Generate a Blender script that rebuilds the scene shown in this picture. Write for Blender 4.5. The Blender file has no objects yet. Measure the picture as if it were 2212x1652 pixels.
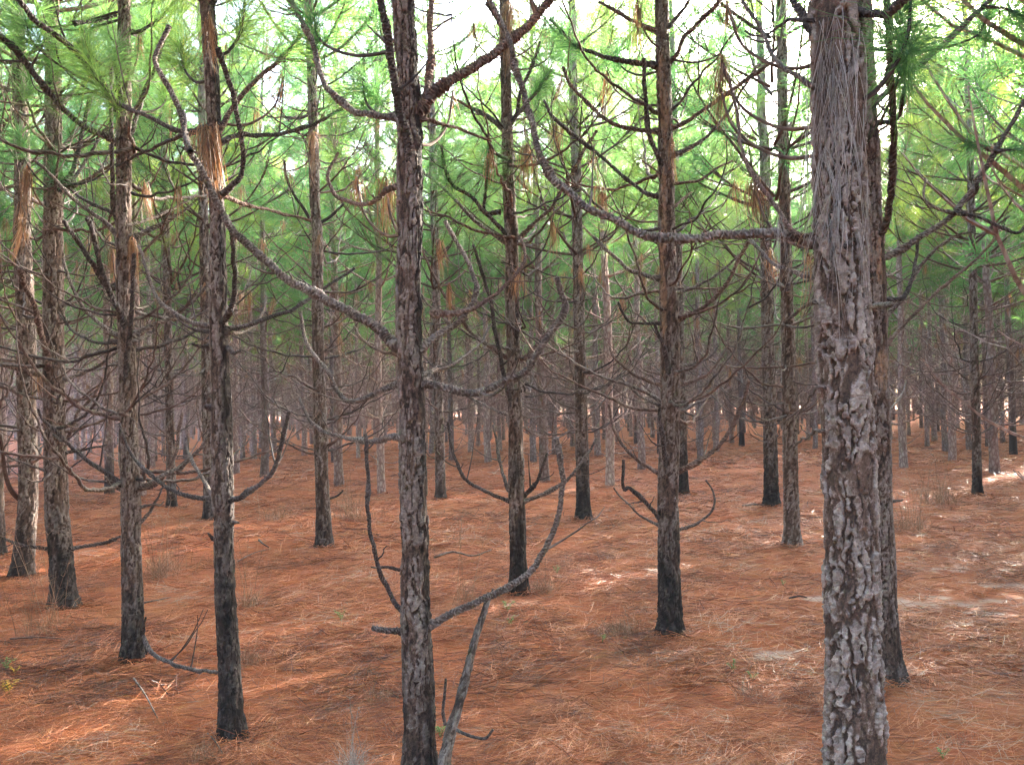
import bpy, math, random
import numpy as np
from mathutils import Matrix, Vector

# ------------------------------------------------------------------ camera, world, sun, exposure
SC = bpy.context.scene
COL = SC.collection
FPX = 1876.0                    # focal length measured on a 2212 x 1652 view of the photograph
CAM_H = 1.5
PITCH = math.radians(1.344)
ROLL = math.radians(-1.25)
cam_data = bpy.data.cameras.new('camera')
cam = bpy.data.objects.new('camera', cam_data)
COL.objects.link(cam)
RM = Matrix.Rotation(math.radians(90) + PITCH, 4, 'X') @ Matrix.Rotation(ROLL, 4, 'Z')
cam.matrix_world = Matrix.Translation((0, 0, CAM_H)) @ RM
cam_data.sensor_width = 36.0
cam_data.lens = 36.0 * FPX / 2212.0
cam_data.clip_start = 0.05
cam_data.clip_end = 2000.0
SC.camera = cam

SUN_AZ, SUN_EL = math.radians(45), math.radians(21)    # azimuth clockwise from the view direction
world = bpy.data.worlds.new('World')
SC.world = world
world.use_nodes = True
wn = world.node_tree
bg = wn.nodes['Background']
sky = wn.nodes.new('ShaderNodeTexSky')
sky.sky_type = 'NISHITA'
sky.sun_disc = False
sky.sun_elevation = SUN_EL
sky.sun_rotation = SUN_AZ
sky.dust_density = 5.0
sky.air_density = 0.7
sky.ozone_density = 1.0
wn.links.new(sky.outputs[0], bg.inputs[0])
bg.inputs[1].default_value = 0.15
sd = bpy.data.lights.new('sun', 'SUN')
sd.energy = 3.5
sd.angle = math.radians(0.6)
sd.color = (1.0, 0.93, 0.80)
sun = bpy.data.objects.new('sun', sd)
COL.objects.link(sun)
SV = Vector((math.sin(SUN_AZ) * math.cos(SUN_EL), math.cos(SUN_AZ) * math.cos(SUN_EL), math.sin(SUN_EL)))
sun.rotation_euler = SV.to_track_quat('Z', 'Y').to_euler()
sun.location = SV * 60
SC.view_settings.view_transform = 'Standard'
SC.view_settings.look = 'None'
SC.view_settings.gamma = 1.0
SC.view_settings.exposure = 4.65
SC.render.engine = 'CYCLES'
SC.cycles.max_bounces = 7
SC.cycles.diffuse_bounces = 4
SC.cycles.transmission_bounces = 5
SC.cycles.glossy_bounces = 2
SC.cycles.use_fast_gi = False

# ------------------------------------------------------------------ numeric helpers
def _hash(ix, iy, iz, k):
    h = (ix * 374761393 + iy * 668265263 + iz * 2147483647 + k * 1274126177) & 0xFFFFFFFF
    h = ((h ^ (h >> 13)) * 1274126177) & 0xFFFFFFFF
    h = ((h ^ (h >> 16)) * 2246822519) & 0xFFFFFFFF
    return ((h ^ (h >> 15)) & 0xFFFFFF) / float(0xFFFFFF)

def vnoise(P, k=0):
    P = np.asarray(P, float)
    I = np.floor(P).astype(np.int64); f = P - I; f = f * f * (3 - 2 * f)
    r = 0
    for dx in (0, 1):
        for dy in (0, 1):
            for dz in (0, 1):
                w = (f[..., 0] if dx else 1 - f[..., 0]) * (f[..., 1] if dy else 1 - f[..., 1]) * (f[..., 2] if dz else 1 - f[..., 2])
                r = r + w * _hash(I[..., 0] + dx, I[..., 1] + dy, I[..., 2] + dz, k)
    return r

def fbm(P, k=0, o=3):
    s = 0; a = 0.5; t = 0
    for i in range(o):
        s = s + a * vnoise(np.asarray(P) * 2 ** i + 7.3 * i, k + i); t += a; a *= 0.5
    return s / t

def voro(P, k=0):
    I = np.floor(P).astype(np.int64)
    f1 = np.full(P.shape[:-1], 9.0); f2 = f1.copy(); idr = np.zeros(P.shape[:-1])
    for dx in (-1, 0, 1):
        for dy in (-1, 0, 1):
            for dz in (-1, 0, 1):
                cx, cy, cz = I[..., 0] + dx, I[..., 1] + dy, I[..., 2] + dz
                q = (cx + _hash(cx, cy, cz, k) - P[..., 0]) ** 2 + (cy + _hash(cx, cy, cz, k + 1) - P[..., 1]) ** 2 + (cz + _hash(cx, cy, cz, k + 2) - P[..., 2]) ** 2
                d = np.sqrt(q)
                n = d < f1
                f2 = np.where(n, f1, np.minimum(f2, d))
                idr = np.where(n, _hash(cx, cy, cz, k + 3), idr)
                f1 = np.where(n, d, f1)
    return f1, f2, idr

def sstep(a, b, x):
    t = np.clip((x - a) / (b - a), 0, 1)
    return t * t * (3 - 2 * t)

def gz(x, y):                                    # height of the ground
    x = np.asarray(x, float); y = np.asarray(y, float)
    z = np.zeros(np.broadcast(x, y).shape + (1,))[..., 0]
    P = np.stack(np.broadcast_arrays(x, y, z), -1)
    r = np.sqrt(x * x + y * y)
    return (fbm(P / 2.5, 3, 2) - 0.5) * 0.10 + (fbm(P / 0.35, 9, 2) - 0.5) * 0.035 * np.clip(1 - r / 40, 0, 1)

class MB:
    """collects vertices, quads and per-vertex attributes; build() links them as one mesh object"""
    def __init__(s): s.V = []; s.F = []; s.A = {}; s.n = 0
    def add(s, V, F, **at):
        V = np.asarray(V, float).reshape(-1, 3)
        s.V.append(V); s.F.append(np.asarray(F, np.int64).reshape(-1, 4) + s.n)
        for k in set(s.A) | set(at):
            a = at.get(k, 0.5)
            a = np.full(len(V), float(a)) if np.isscalar(a) else np.asarray(a, float).reshape(-1)
            s.A.setdefault(k, [(s.n, None)] if s.n else [])
            s.A[k].append((len(V), a))
        s.n += len(V)
        return s
    def arrays(s):
        V = np.concatenate(s.V); F = np.concatenate(s.F)
        A = {k: np.concatenate([np.full(n, 0.5) if a is None else a for n, a in v]) for k, v in s.A.items()}
        return V, F, A
    def merge(s, arr, M=None):
        V, F, A = arr
        if M is not None:
            M = np.array(M); V = V @ M[:3, :3].T + M[:3, 3]
        return s.add(V, F, **A)
    def mesh(s, name, mat, smooth=True):
        V, F, A = s.arrays()
        me = bpy.data.meshes.new(name)
        me.vertices.add(len(V)); me.vertices.foreach_set('co', V.astype(np.float32).ravel())
        me.loops.add(F.size); me.loops.foreach_set('vertex_index', F.astype(np.int32).ravel())
        me.polygons.add(len(F))
        me.polygons.foreach_set('loop_start', np.arange(0, F.size, 4, dtype=np.int32))
        me.polygons.foreach_set('use_smooth', np.full(len(F), smooth, dtype=bool))
        me.update(calc_edges=True)
        for k, a in A.items():
            at = me.attributes.new(k, 'FLOAT', 'POINT'); at.data.foreach_set('value', a.astype(np.float32))
        me.materials.append(mat)
        return me
    def build(s, name, mat, parent=None, smooth=True):
        return link(name, s.mesh(name, mat, smooth), parent)

def link(name, me, parent=None):
    o = bpy.data.objects.new(name, me); COL.objects.link(o)
    if parent is not None: o.parent = parent
    return o

def tag(o, label=None, cat=None, group=None, kind=None):
    for k, v in (('label', label), ('category', cat), ('group', group), ('kind', kind)):
        if v: o[k] = v
    return o

def empty(name, loc=(0, 0, 0), rz=0):
    o = bpy.data.objects.new(name, None); COL.objects.link(o)
    o.location = loc; o.rotation_euler = (0, 0, rz); o.empty_display_size = 0.2
    return o

def grid_faces(n, s):
    i = np.arange(n - 1)[:, None] * s; j = np.arange(s)[None, :]; j2 = (j + 1) % s
    return np.stack([i + j, i + j2, i + s + j2, i + s + j], -1).reshape(-1, 4)

def smooth_path(P, step):
    """Catmull-Rom through P (n x k) resampled about every step metres; first 3 columns are the position"""
    P = np.asarray(P, float)
    if len(P) < 3:
        n = max(2, int(np.linalg.norm(P[-1, :3] - P[0, :3]) / step) + 1)
        t = np.linspace(0, 1, n)[:, None]
        return P[0] * (1 - t) + P[-1] * t
    Q = np.vstack([2 * P[0] - P[1], P, 2 * P[-1] - P[-2]])
    out = []
    for i in range(1, len(Q) - 2):
        n = max(1, int(round(np.linalg.norm(Q[i + 1, :3] - Q[i, :3]) / step)))
        t = (np.arange(n) / n)[:, None]
        a, b, c, d = Q[i - 1], Q[i], Q[i + 1], Q[i + 2]
        out.append(0.5 * ((2 * b) + (c - a) * t + (2 * a - 5 * b + 4 * c - d) * t * t + (3 * b - a - 3 * c + d) * t ** 3))
    out.append(P[-1:])
    return np.vstack(out)

def frames(P):
    T = np.gradient(P, axis=0); T /= np.linalg.norm(T, axis=1)[:, None] + 1e-12
    N = np.zeros_like(P)
    a = np.array([1.0, 0.2, 0.1]) if abs(T[0, 0]) < 0.8 else np.array([0, 1.0, 0.1])
    v = a - T[0] * a.dot(T[0]); v /= np.linalg.norm(v); N[0] = v
    for i in range(1, len(P)):
        v = v - T[i] * v.dot(T[i]); v /= np.linalg.norm(v) + 1e-12; N[i] = v
    return T, N, np.cross(T, N)

def tube(P, R, s=6, scale=0.0, seed=0, pitch=0.012):
    """tapered tube; scale > 0 gives it the overlapping peg-like bark scales of a pine shoot"""
    P = np.asarray(P, float); R = np.asarray(R, float).copy()
    T, N, B = frames(P)
    P = np.vstack([P, P[-1] + T[-1] * R[-1] * 0.5]); N = np.vstack([N, N[-1]]); B = np.vstack([B, B[-1]]); R = np.append(R, R[-1] * 0.05)
    th = np.linspace(0, 2 * math.pi, s, endpoint=False)
    rr = np.repeat(R[:, None], s, 1)
    sc = np.zeros_like(rr)
    if scale > 0:
        L = np.concatenate([[0], np.cumsum(np.linalg.norm(np.diff(P, axis=0), axis=1))])
        ph = L[:, None] / pitch + 3 * th[None, :] / (2 * math.pi) + seed * 0.37
        ph2 = L[:, None] / pitch * 0.7 - 5 * th[None, :] / (2 * math.pi)
        sc = (ph % 1.0) * 0.55 + 0.5 * (ph2 % 1.0) + np.random.RandomState(seed).uniform(-.45, .45, rr.shape)
        rr = rr * (1 + scale * (sc - 0.6))
        rr[-1] *= 1
    V = P[:, None, :] + rr[..., None] * (np.cos(th)[None, :, None] * N[:, None, :] + np.sin(th)[None, :, None] * B[:, None, :])
    return V.reshape(-1, 3), grid_faces(len(P), s), np.clip(sc.ravel(), 0, 1.3)

def strips(Pk, W, side):
    """Pk: n x k x 3 centre points, W: n x k widths, side: n x 3"""
    n, k, _ = Pk.shape
    o = side[:, None, :] * (W[..., None] * 0.5)
    V = np.stack([Pk - o, Pk + o], 2).reshape(-1, 3)
    b = (np.arange(n) * 2 * k)[:, None] + (np.arange(k - 1) * 2)[None, :]
    F = np.stack([b, b + 1, b + 3, b + 2], -1).reshape(-1, 4)
    return V, F

def unit(v): return v / (np.linalg.norm(v, axis=-1, keepdims=True) + 1e-12)

def needles(O, D, L, W, droop, rs, segs=2):
    n = len(O); L = np.broadcast_to(L, (n,)); droop = np.broadcast_to(droop, (n,))
    t = np.linspace(0, 1, segs + 1)
    Pk = O[:, None, :] + D[:, None, :] * (L[:, None] * t[None, :])[..., None]
    Pk[..., 2] -= (L * droop)[:, None] * (t ** 2)[None, :]
    side = unit(np.cross(D, rs.normal(size=(n, 3))))
    Wk = W * (1 - 0.65 * t ** 2)[None, :] * np.ones((n, 1))
    V, F = strips(Pk, Wk, side)
    return V, F, np.repeat(rs.uniform(size=n), 2 * (segs + 1))

def tuft(mb, pos, d, rs, n=60, L=0.24, W=0.004, shoot=0.16, segs=2):
    pos = np.asarray(pos, float); d = unit(np.asarray(d, float))
    a = rs.uniform(0, 1, n)
    O = pos - d * (a * shoot)[:, None]
    R = unit(np.cross(rs.normal(size=(n, 3)), d))
    ph = np.radians(rs.uniform(12, 70, n) + 22 * a)
    D = d * np.cos(ph)[:, None] + R * np.sin(ph)[:, None]
    V, F, r = needles(O, D, L * rs.uniform(.75, 1.1, n), W, rs.uniform(.15, .6, n), rs, segs)
    mb.add(V, F, rnd=r * 0.6 + 0.4 * rs.uniform())

def drape(mb, pos, rs, n=60, L=0.26, spread=0.04, W=0.0035):
    """dead needles hanging in a bell from one point"""
    n = max(6, int(n * rs.uniform(.45, .95))); t = np.linspace(0, 1, 6)
    az = rs.uniform(0, 2 * math.pi, n); a = spread * rs.uniform(.1, 1.15, n) * rs.uniform(.7, 1.5); Ls = L * .9 * rs.uniform(.3, 1.15, n)
    up = rs.uniform(0, .05, n)
    rad = a[:, None] * (1 - np.exp(-5 * t))[None, :] * (1 - .25 * t ** 3 * rs.uniform(0, 1.5, n)[:, None])
    wob = rs.normal(0, .006, (n, 2))[:, None, :] * (t ** 2)[None, :, None] * 2
    Pk = np.empty((n, 6, 3))
    Pk[..., 0] = pos[0] + np.cos(az)[:, None] * rad + wob[..., 0]
    Pk[..., 1] = pos[1] + np.sin(az)[:, None] * rad + wob[..., 1]
    Pk[..., 2] = pos[2] + up[:, None] * np.sin(np.minimum(t * 4, 1) * math.pi)[None, :] - Ls[:, None] * (t ** 1.25)[None, :] + rs.uniform(-.05, .02, n)[:, None]
    ln_ = rs.normal(0, .10, 2) * L
    Pk[..., 0] += ln_[0] * t ** 2; Pk[..., 1] += ln_[1] * t ** 2
    th = az + rs.normal(0, .7, n)
    side = np.stack([-np.sin(th), np.cos(th), np.zeros(n)], -1)
    V, F = strips(Pk, W * (1 - .6 * t ** 2)[None, :] * np.ones((n, 1)), side)
    mb.add(V, F, rnd=np.repeat(rs.uniform(size=n), 12))

# ------------------------------------------------------------------ materials
def mat(name):
    m = bpy.data.materials.new(name); m.use_nodes = True
    nt = m.node_tree; b = nt.nodes['Principled BSDF']
    b.inputs['Specular IOR Level'].default_value = 0.25
    return m, nt, b

def N(nt, typ, **kw):
    n = nt.nodes.new(typ)
    for k, v in kw.items():
        if k.startswith('i_'):
            key = k[2:]; key = int(key) if key.isdigit() else key.replace('_', ' ')
            n.inputs[key].default_value = v
        else: setattr(n, k, v)
    return n

def ramp(nt, fac, stops, interp='LINEAR'):
    r = nt.nodes.new('ShaderNodeValToRGB'); r.color_ramp.interpolation = interp
    e = r.color_ramp.elements
    while len(e) < len(stops): e.new(0.5)
    for el, (p, c) in zip(e, stops): el.position = p; el.color = (*c, 1)
    nt.links.new(fac, r.inputs[0]); return r.outputs[0]

def noise(nt, vec, scale, detail=3, rough=.6, mapping=None):
    if mapping:
        mp = N(nt, 'ShaderNodeMapping'); mp.inputs['Scale'].default_value = mapping
        nt.links.new(vec, mp.inputs[0]); vec = mp.outputs[0]
    n = N(nt, 'ShaderNodeTexNoise'); n.inputs['Scale'].default_value = scale
    n.inputs['Detail'].default_value = detail; n.inputs['Roughness'].default_value = rough
    nt.links.new(vec, n.inputs['Vector']); return n.outputs['Fac']

def mixc(nt, fac, a, b, mode='MIX'):
    m = N(nt, 'ShaderNodeMix', data_type='RGBA', blend_type=mode)
    for s, v in ((0, fac), (6, a), (7, b)):
        if isinstance(v, (int, float)): m.inputs[s].default_value = v
        elif isinstance(v, tuple): m.inputs[s].default_value = (*v, 1)
        else: nt.links.new(v, m.inputs[s])
    return m.outputs[2]

def math_(nt, op, a, b=0.0, clamp=False):
    m = N(nt, 'ShaderNodeMath', operation=op, use_clamp=clamp)
    for s, v in ((0, a), (1, b)):
        if isinstance(v, (int, float)): m.inputs[s].default_value = v
        else: nt.links.new(v, m.inputs[s])
    return m.outputs[0]

def attr(nt, name):
    return N(nt, 'ShaderNodeAttribute', attribute_name=name).outputs['Fac']

def bump(nt, b, h, strength, dist):
    n = N(nt, 'ShaderNodeBump'); n.inputs['Strength'].default_value = strength; n.inputs['Distance'].default_value = dist
    nt.links.new(h, n.inputs['Height']); nt.links.new(n.outputs[0], b.inputs['Normal'])

# plated bark of the near trunks: plate, tone and char are modelled with the relief
def make_bark(name, grey, red, lich, gap=(.024, .017, .015)):
    m, nt, b = mat(name)
    pos = N(nt, 'ShaderNodeTexCoord').outputs['Object']
    pl, tone, ch = attr(nt, 'plate'), attr(nt, 'tone'), attr(nt, 'char')
    n1 = noise(nt, pos, 60, 5, .7, (1, 1, .45)); n2 = noise(nt, pos, 7, 3, .6); n3 = noise(nt, pos, 190, 3, .7)
    pj = math_(nt, 'ADD', pl, math_(nt, 'ADD', math_(nt, 'MULTIPLY', math_(nt, 'SUBTRACT', n1, .5), .75), math_(nt, 'MULTIPLY', math_(nt, 'SUBTRACT', n3, .5), .7)))
    base = ramp(nt, pj, [(0.0, gap), (.13, tuple(c * .7 for c in red)), (.34, red), (.52, tuple(c * .82 for c in grey)), (1, grey)])
    c = mixc(nt, math_(nt, 'MULTIPLY', n2, .35), base, red)
    lf = math_(nt, 'MULTIPLY', ramp(nt, math_(nt, 'ADD', math_(nt, 'MULTIPLY', tone, .2), math_(nt, 'ADD', math_(nt, 'MULTIPLY', n1, .7), math_(nt, 'MULTIPLY', n2, .35))), [(.55, (0, 0, 0)), (.8, (.9, .9, .9))]), ramp(nt, pj, [(.35, (0, 0, 0)), (.75, (1, 1, 1))]))
    c = mixc(nt, lf, c, lich)
    tv = ramp(nt, math_(nt, 'ADD', math_(nt, 'MULTIPLY', n3, .4), math_(nt, 'ADD', math_(nt, 'MULTIPLY', n1, .4), math_(nt, 'MULTIPLY', tone, .2))), [(.3, (.5, .5, .5)), (.75, (1.2, 1.2, 1.2))])
    c = mixc(nt, 1.0, c, tv, 'MULTIPLY')
    c = mixc(nt, math_(nt, 'MULTIPLY', attr(nt, 'orange_patch'), ramp(nt, n1, [(.38, (.05, .05, .05)), (.6, (.8, .8, .8))])), c, mixc(nt, n3, (.22, .11, .07), (.46, .29, .19)))
    c = mixc(nt, ch, c, (.012, .011, .0115))
    nt.links.new(c, b.inputs['Base Color'])
    b.inputs['Roughness'].default_value = .9
    bump(nt, b, math_(nt, 'ADD', n1, math_(nt, 'MULTIPLY', n3, .5)), .8, .004)
    return m
BARK_BIG = make_bark('bark_flaking_grey', (.31, .250, .228), (.170, .112, .088), (.42, .365, .335), (.060, .044, .039))
BARK = make_bark('bark_red_brown', (.245, .190, .168), (.150, .096, .075), (.31, .262, .238))

def make_bark_far():
    m, nt, b = mat('bark_distant')
    pos = N(nt, 'ShaderNodeTexCoord').outputs['Object']
    mp = N(nt, 'ShaderNodeMapping'); mp.inputs['Scale'].default_value = (22, 22, 9); nt.links.new(pos, mp.inputs[0])
    v = N(nt, 'ShaderNodeTexVoronoi', feature='DISTANCE_TO_EDGE'); v.inputs['Scale'].default_value = 1; nt.links.new(mp.outputs[0], v.inputs['Vector'])
    n1 = noise(nt, pos, 30, 4, .7, (1, 1, .5)); n2 = noise(nt, pos, 3, 2)
    oi = N(nt, 'ShaderNodeObjectInfo').outputs['Random']
    f = math_(nt, 'ADD', math_(nt, 'MULTIPLY', v.outputs['Distance'], 1.2), math_(nt, 'MULTIPLY', n1, .6))
    c = ramp(nt, f, [(.14, (.05, .036, .034)), (.32, (.19, .13, .12)), (.55, (.33, .272, .250)), (.9, (.45, .39, .365))])
    c = mixc(nt, math_(nt, 'MULTIPLY', n2, .5), c, (.16, .09, .075))
    c = mixc(nt, 1.0, c, ramp(nt, oi, [(0, (.6, .6, .6)), (1, (1.5, 1.45, 1.42))]), 'MULTIPLY')
    c = mixc(nt, attr(nt, 'char'), c, (.035, .028, .028))
    nt.links.new(c, b.inputs['Base Color']); b.inputs['Roughness'].default_value = .95
    bump(nt, b, f, .7, .01)
    return m
BARK_FAR = make_bark_far()

def make_branch(name, a, bcol, light):
    m, nt, b = mat(name)
    pos = N(nt, 'ShaderNodeTexCoord').outputs['Object']
    n1 = noise(nt, pos, 45, 4, .7); n2 = noise(nt, pos, 5, 3)
    c = ramp(nt, n1, [(.3, a), (.7, bcol)])
    c = mixc(nt, ramp(nt, math_(nt, 'ADD', math_(nt, 'MULTIPLY', attr(nt, 'scale'), .45), math_(nt, 'MULTIPLY', n2, .7)), [(.5, (0, 0, 0)), (.85, (1, 1, 1))]), c, light)
    nt.links.new(c, b.inputs['Base Color']); b.inputs['Roughness'].default_value = .9
    bump(nt, b, n1, .6, .003)
    return m
BR_GREY = make_branch('branch_bark_grey', (.04, .029, .025), (.125, .092, .080), (.27, .225, .205))
BR_DARK = make_branch('branch_bark_dark', (.022, .017, .016), (.07, .052, .048), (.15, .125, .12))
BR_BROWN = make_branch('branch_bark_brown', (.05, .03, .026), (.13, .08, .065), (.26, .18, .15))

def make_needle(name, stops, trans, tcol):
    m, nt, b = mat(name)
    r = attr(nt, 'rnd'); oi = N(nt, 'ShaderNodeObjectInfo').outputs['Random']
    c = ramp(nt, r, stops)
    if name == 'green_needles':
        c = mixc(nt, math_(nt, 'MULTIPLY', math_(nt, 'POWER', oi, 2.0), .7), c, (.10, .15, .035))
    nt.links.new(c, b.inputs['Base Color']); b.inputs['Roughness'].default_value = .45
    b.inputs['Specular IOR Level'].default_value = .35
    if trans:
        tb = N(nt, 'ShaderNodeBsdfTranslucent'); nt.links.new(mixc(nt, 1.0, c, tcol, 'MULTIPLY'), tb.inputs[0])
        ms = N(nt, 'ShaderNodeMixShader'); ms.inputs[0].default_value = trans
        nt.links.new(b.outputs[0], ms.inputs[1]); nt.links.new(tb.outputs[0], ms.inputs[2])
        nt.links.new(ms.outputs[0], nt.nodes['Material Output'].inputs[0])
    return m
NEEDLE = make_needle('green_needles', [(0, (.020, .088, .062)), (.5, (.038, .128, .082)), (.93, (.072, .180, .085)), (1, (.24, .16, .06))], .58, (3.3, 2.5, 1.15))
DEAD = make_needle('dead_brown_needles', [(0, (.12, .060, .034)), (.4, (.25, .130, .072)), (.8, (.38, .215, .125)), (1, (.34, .25, .18))], .25, (1.3, 1.1, .8))
DEADGREY = make_needle('weathered_grey_needles', [(0, (.12, .10, .095)), (.6, (.27, .235, .225)), (1, (.42, .38, .36))], 0, None)
LITTER = make_needle('needle_litter', [(0, (.05, .018, .012)), (.28, (.22, .068, .032)), (.6, (.44, .140, .054)), (.88, (.56, .205, .08)), (.985, (.46, .24, .12)), (1, (.36, .27, .21))], 0, None)
DRYGRASS = make_needle('dry_grass', [(0, (.18, .08, .045)), (.6, (.30, .16, .095)), (1, (.40, .28, .20))], 0, None)
PALEGRASS = make_needle('pale_dry_grass', [(0, (.20, .15, .13)), (.6, (.34, .28, .25)), (1, (.46, .40, .37))], 0, None)
SPROUT = make_needle('sprout_leaf', [(0, (.06, .14, .04)), (1, (.16, .27, .07))], .3, (1.2, 1.2, .6))
YELLOWLEAF = make_needle('yellow_leaf', [(0, (.55, .33, .03)), (1, (.75, .5, .05))], .3, (1.2, 1.1, .5))

def make_ground():
    m, nt, b = mat('needle_carpet')
    pos = N(nt, 'ShaderNodeTexCoord').outputs['Object']
    w = noise(nt, pos, 1.3, 2)
    # felted strands: streaky noise in two crossing directions
    def streak(rot, sx, sy):
        mp = N(nt, 'ShaderNodeMapping'); mp.inputs['Rotation'].default_value = (0, 0, rot); mp.inputs['Scale'].default_value = (sx, sy, 1)
        nt.links.new(pos, mp.inputs[0])
        n = N(nt, 'ShaderNodeTexNoise'); n.inputs['Scale'].default_value = 1; n.inputs['Detail'].default_value = 4; n.inputs['Roughness'].default_value = .65; n.inputs['Distortion'].default_value = .6
        nt.links.new(mp.outputs[0], n.inputs['Vector']); return n.outputs['Fac']
    s = math_(nt, 'ADD', math_(nt, 'MULTIPLY', streak(.3, 8, 120), .5), math_(nt, 'MULTIPLY', streak(-.5, 10, 90), .5))
    big = noise(nt, pos, .55, 4, .6); mid = noise(nt, pos, 4, 4, .6)
    c = ramp(nt, math_(nt, 'ADD', math_(nt, 'MULTIPLY', s, .75), math_(nt, 'MULTIPLY', mid, .25)), [(.3, (.08, .025, .014)), (.5, (.32, .095, .04)), (.72, (.53, .185, .075))])
    c = mixc(nt, ramp(nt, big, [(.5, (0, 0, 0)), (.75, (.45, .45, .45))]), c, (.30, .17, .085))
    sand = attr(nt, 'sand')
    c = mixc(nt, math_(nt, 'MULTIPLY', sand, math_(nt, 'ADD', .2, s), True), c, (.44, .37, .32))
    nt.links.new(c, b.inputs['Base Color']); b.inputs['Roughness'].default_value = .95
    bump(nt, b, math_(nt, 'ADD', s, mid), .9, .03)
    return m
GROUND = make_ground()

# ------------------------------------------------------------------ placing by measured picture points at real distances
R3 = np.array(RM.to_3x3())
OFF = {'A': (0, 0), 'B': (725.4, 0), 'C': (1444, 0), 'D': (0, 512), 'E': (725.4, 512), 'F': (1444, 512), 'G': (0, 1054.8), 'H': (725.4, 1054.8), 'I': (1444, 1054.8)}
ZF = 0.36163
def P(reg, *v):
    ox, oy = OFF[reg]
    return [(ox + v[i] * ZF, oy + v[i + 1] * ZF) for i in range(0, len(v), 2)]
def ray(x, y):
    return R3 @ np.array([(x - 1106) / FPX, -(y - 826) / FPX, -1.0])
def at(x, y, Y):
    r = ray(x, y); p = r * (Y / r[1]); p[2] += CAM_H; return p
def base_at(x, y):
    r = ray(x, y); t = -CAM_H / r[2]
    return np.array([r[0] * t, r[1] * t])

# ------------------------------------------------------------------ ground
SAND = [(*P('I', 1630, 480)[0], .35, .10), (*P('I', 2100, 592)[0], .35, .09), (*P('I', 1460, 690)[0], .40, .12), (*P('I', 1750, 715)[0], .45, .12), (*P('I', 600, 1000)[0], .22, .10), (*P('I', 880, 675)[0], .15, .06)]
SANDP = [(*base_at(x, y), a, b_) for x, y, a, b_ in SAND]
def sand_amount(x, y):
    s = np.zeros_like(x)
    n = fbm(np.stack([x, y, 0 * x], -1) / .12, 21, 3) - .5
    for cx, cy, a, b_ in SANDP:
        q = ((x - cx) / a) ** 2 + ((y - cy) / b_ / 2.2) ** 2
        s = np.maximum(s, sstep(1.15, .35, q + n * 3.6 + .45))
    return s
def build_ground():
    rr = np.concatenate([[0.02], np.linspace(.4, 2, 6), np.arange(2.06, 9, .045), np.arange(9.1, 20, .16), np.geomspace(20.5, 160, 30)])
    th_f = np.linspace(-42, 42, 420); th_b = np.linspace(42, 318, 60)[1:-1]
    th = np.radians(np.concatenate([th_f, th_b]))
    X = rr[:, None] * np.sin(th)[None, :]; Y = rr[:, None] * np.cos(th)[None, :]
    Z = gz(X, Y) - sand_amount(X, Y) * .012
    mb = MB(); mb.add(np.stack([X, Y, Z], -1).reshape(-1, 3), grid_faces(len(rr), len(th))[:, ::-1], sand=sand_amount(X, Y).ravel())
    o = mb.build('ground', GROUND); tag(o, kind='structure')
build_ground()

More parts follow.
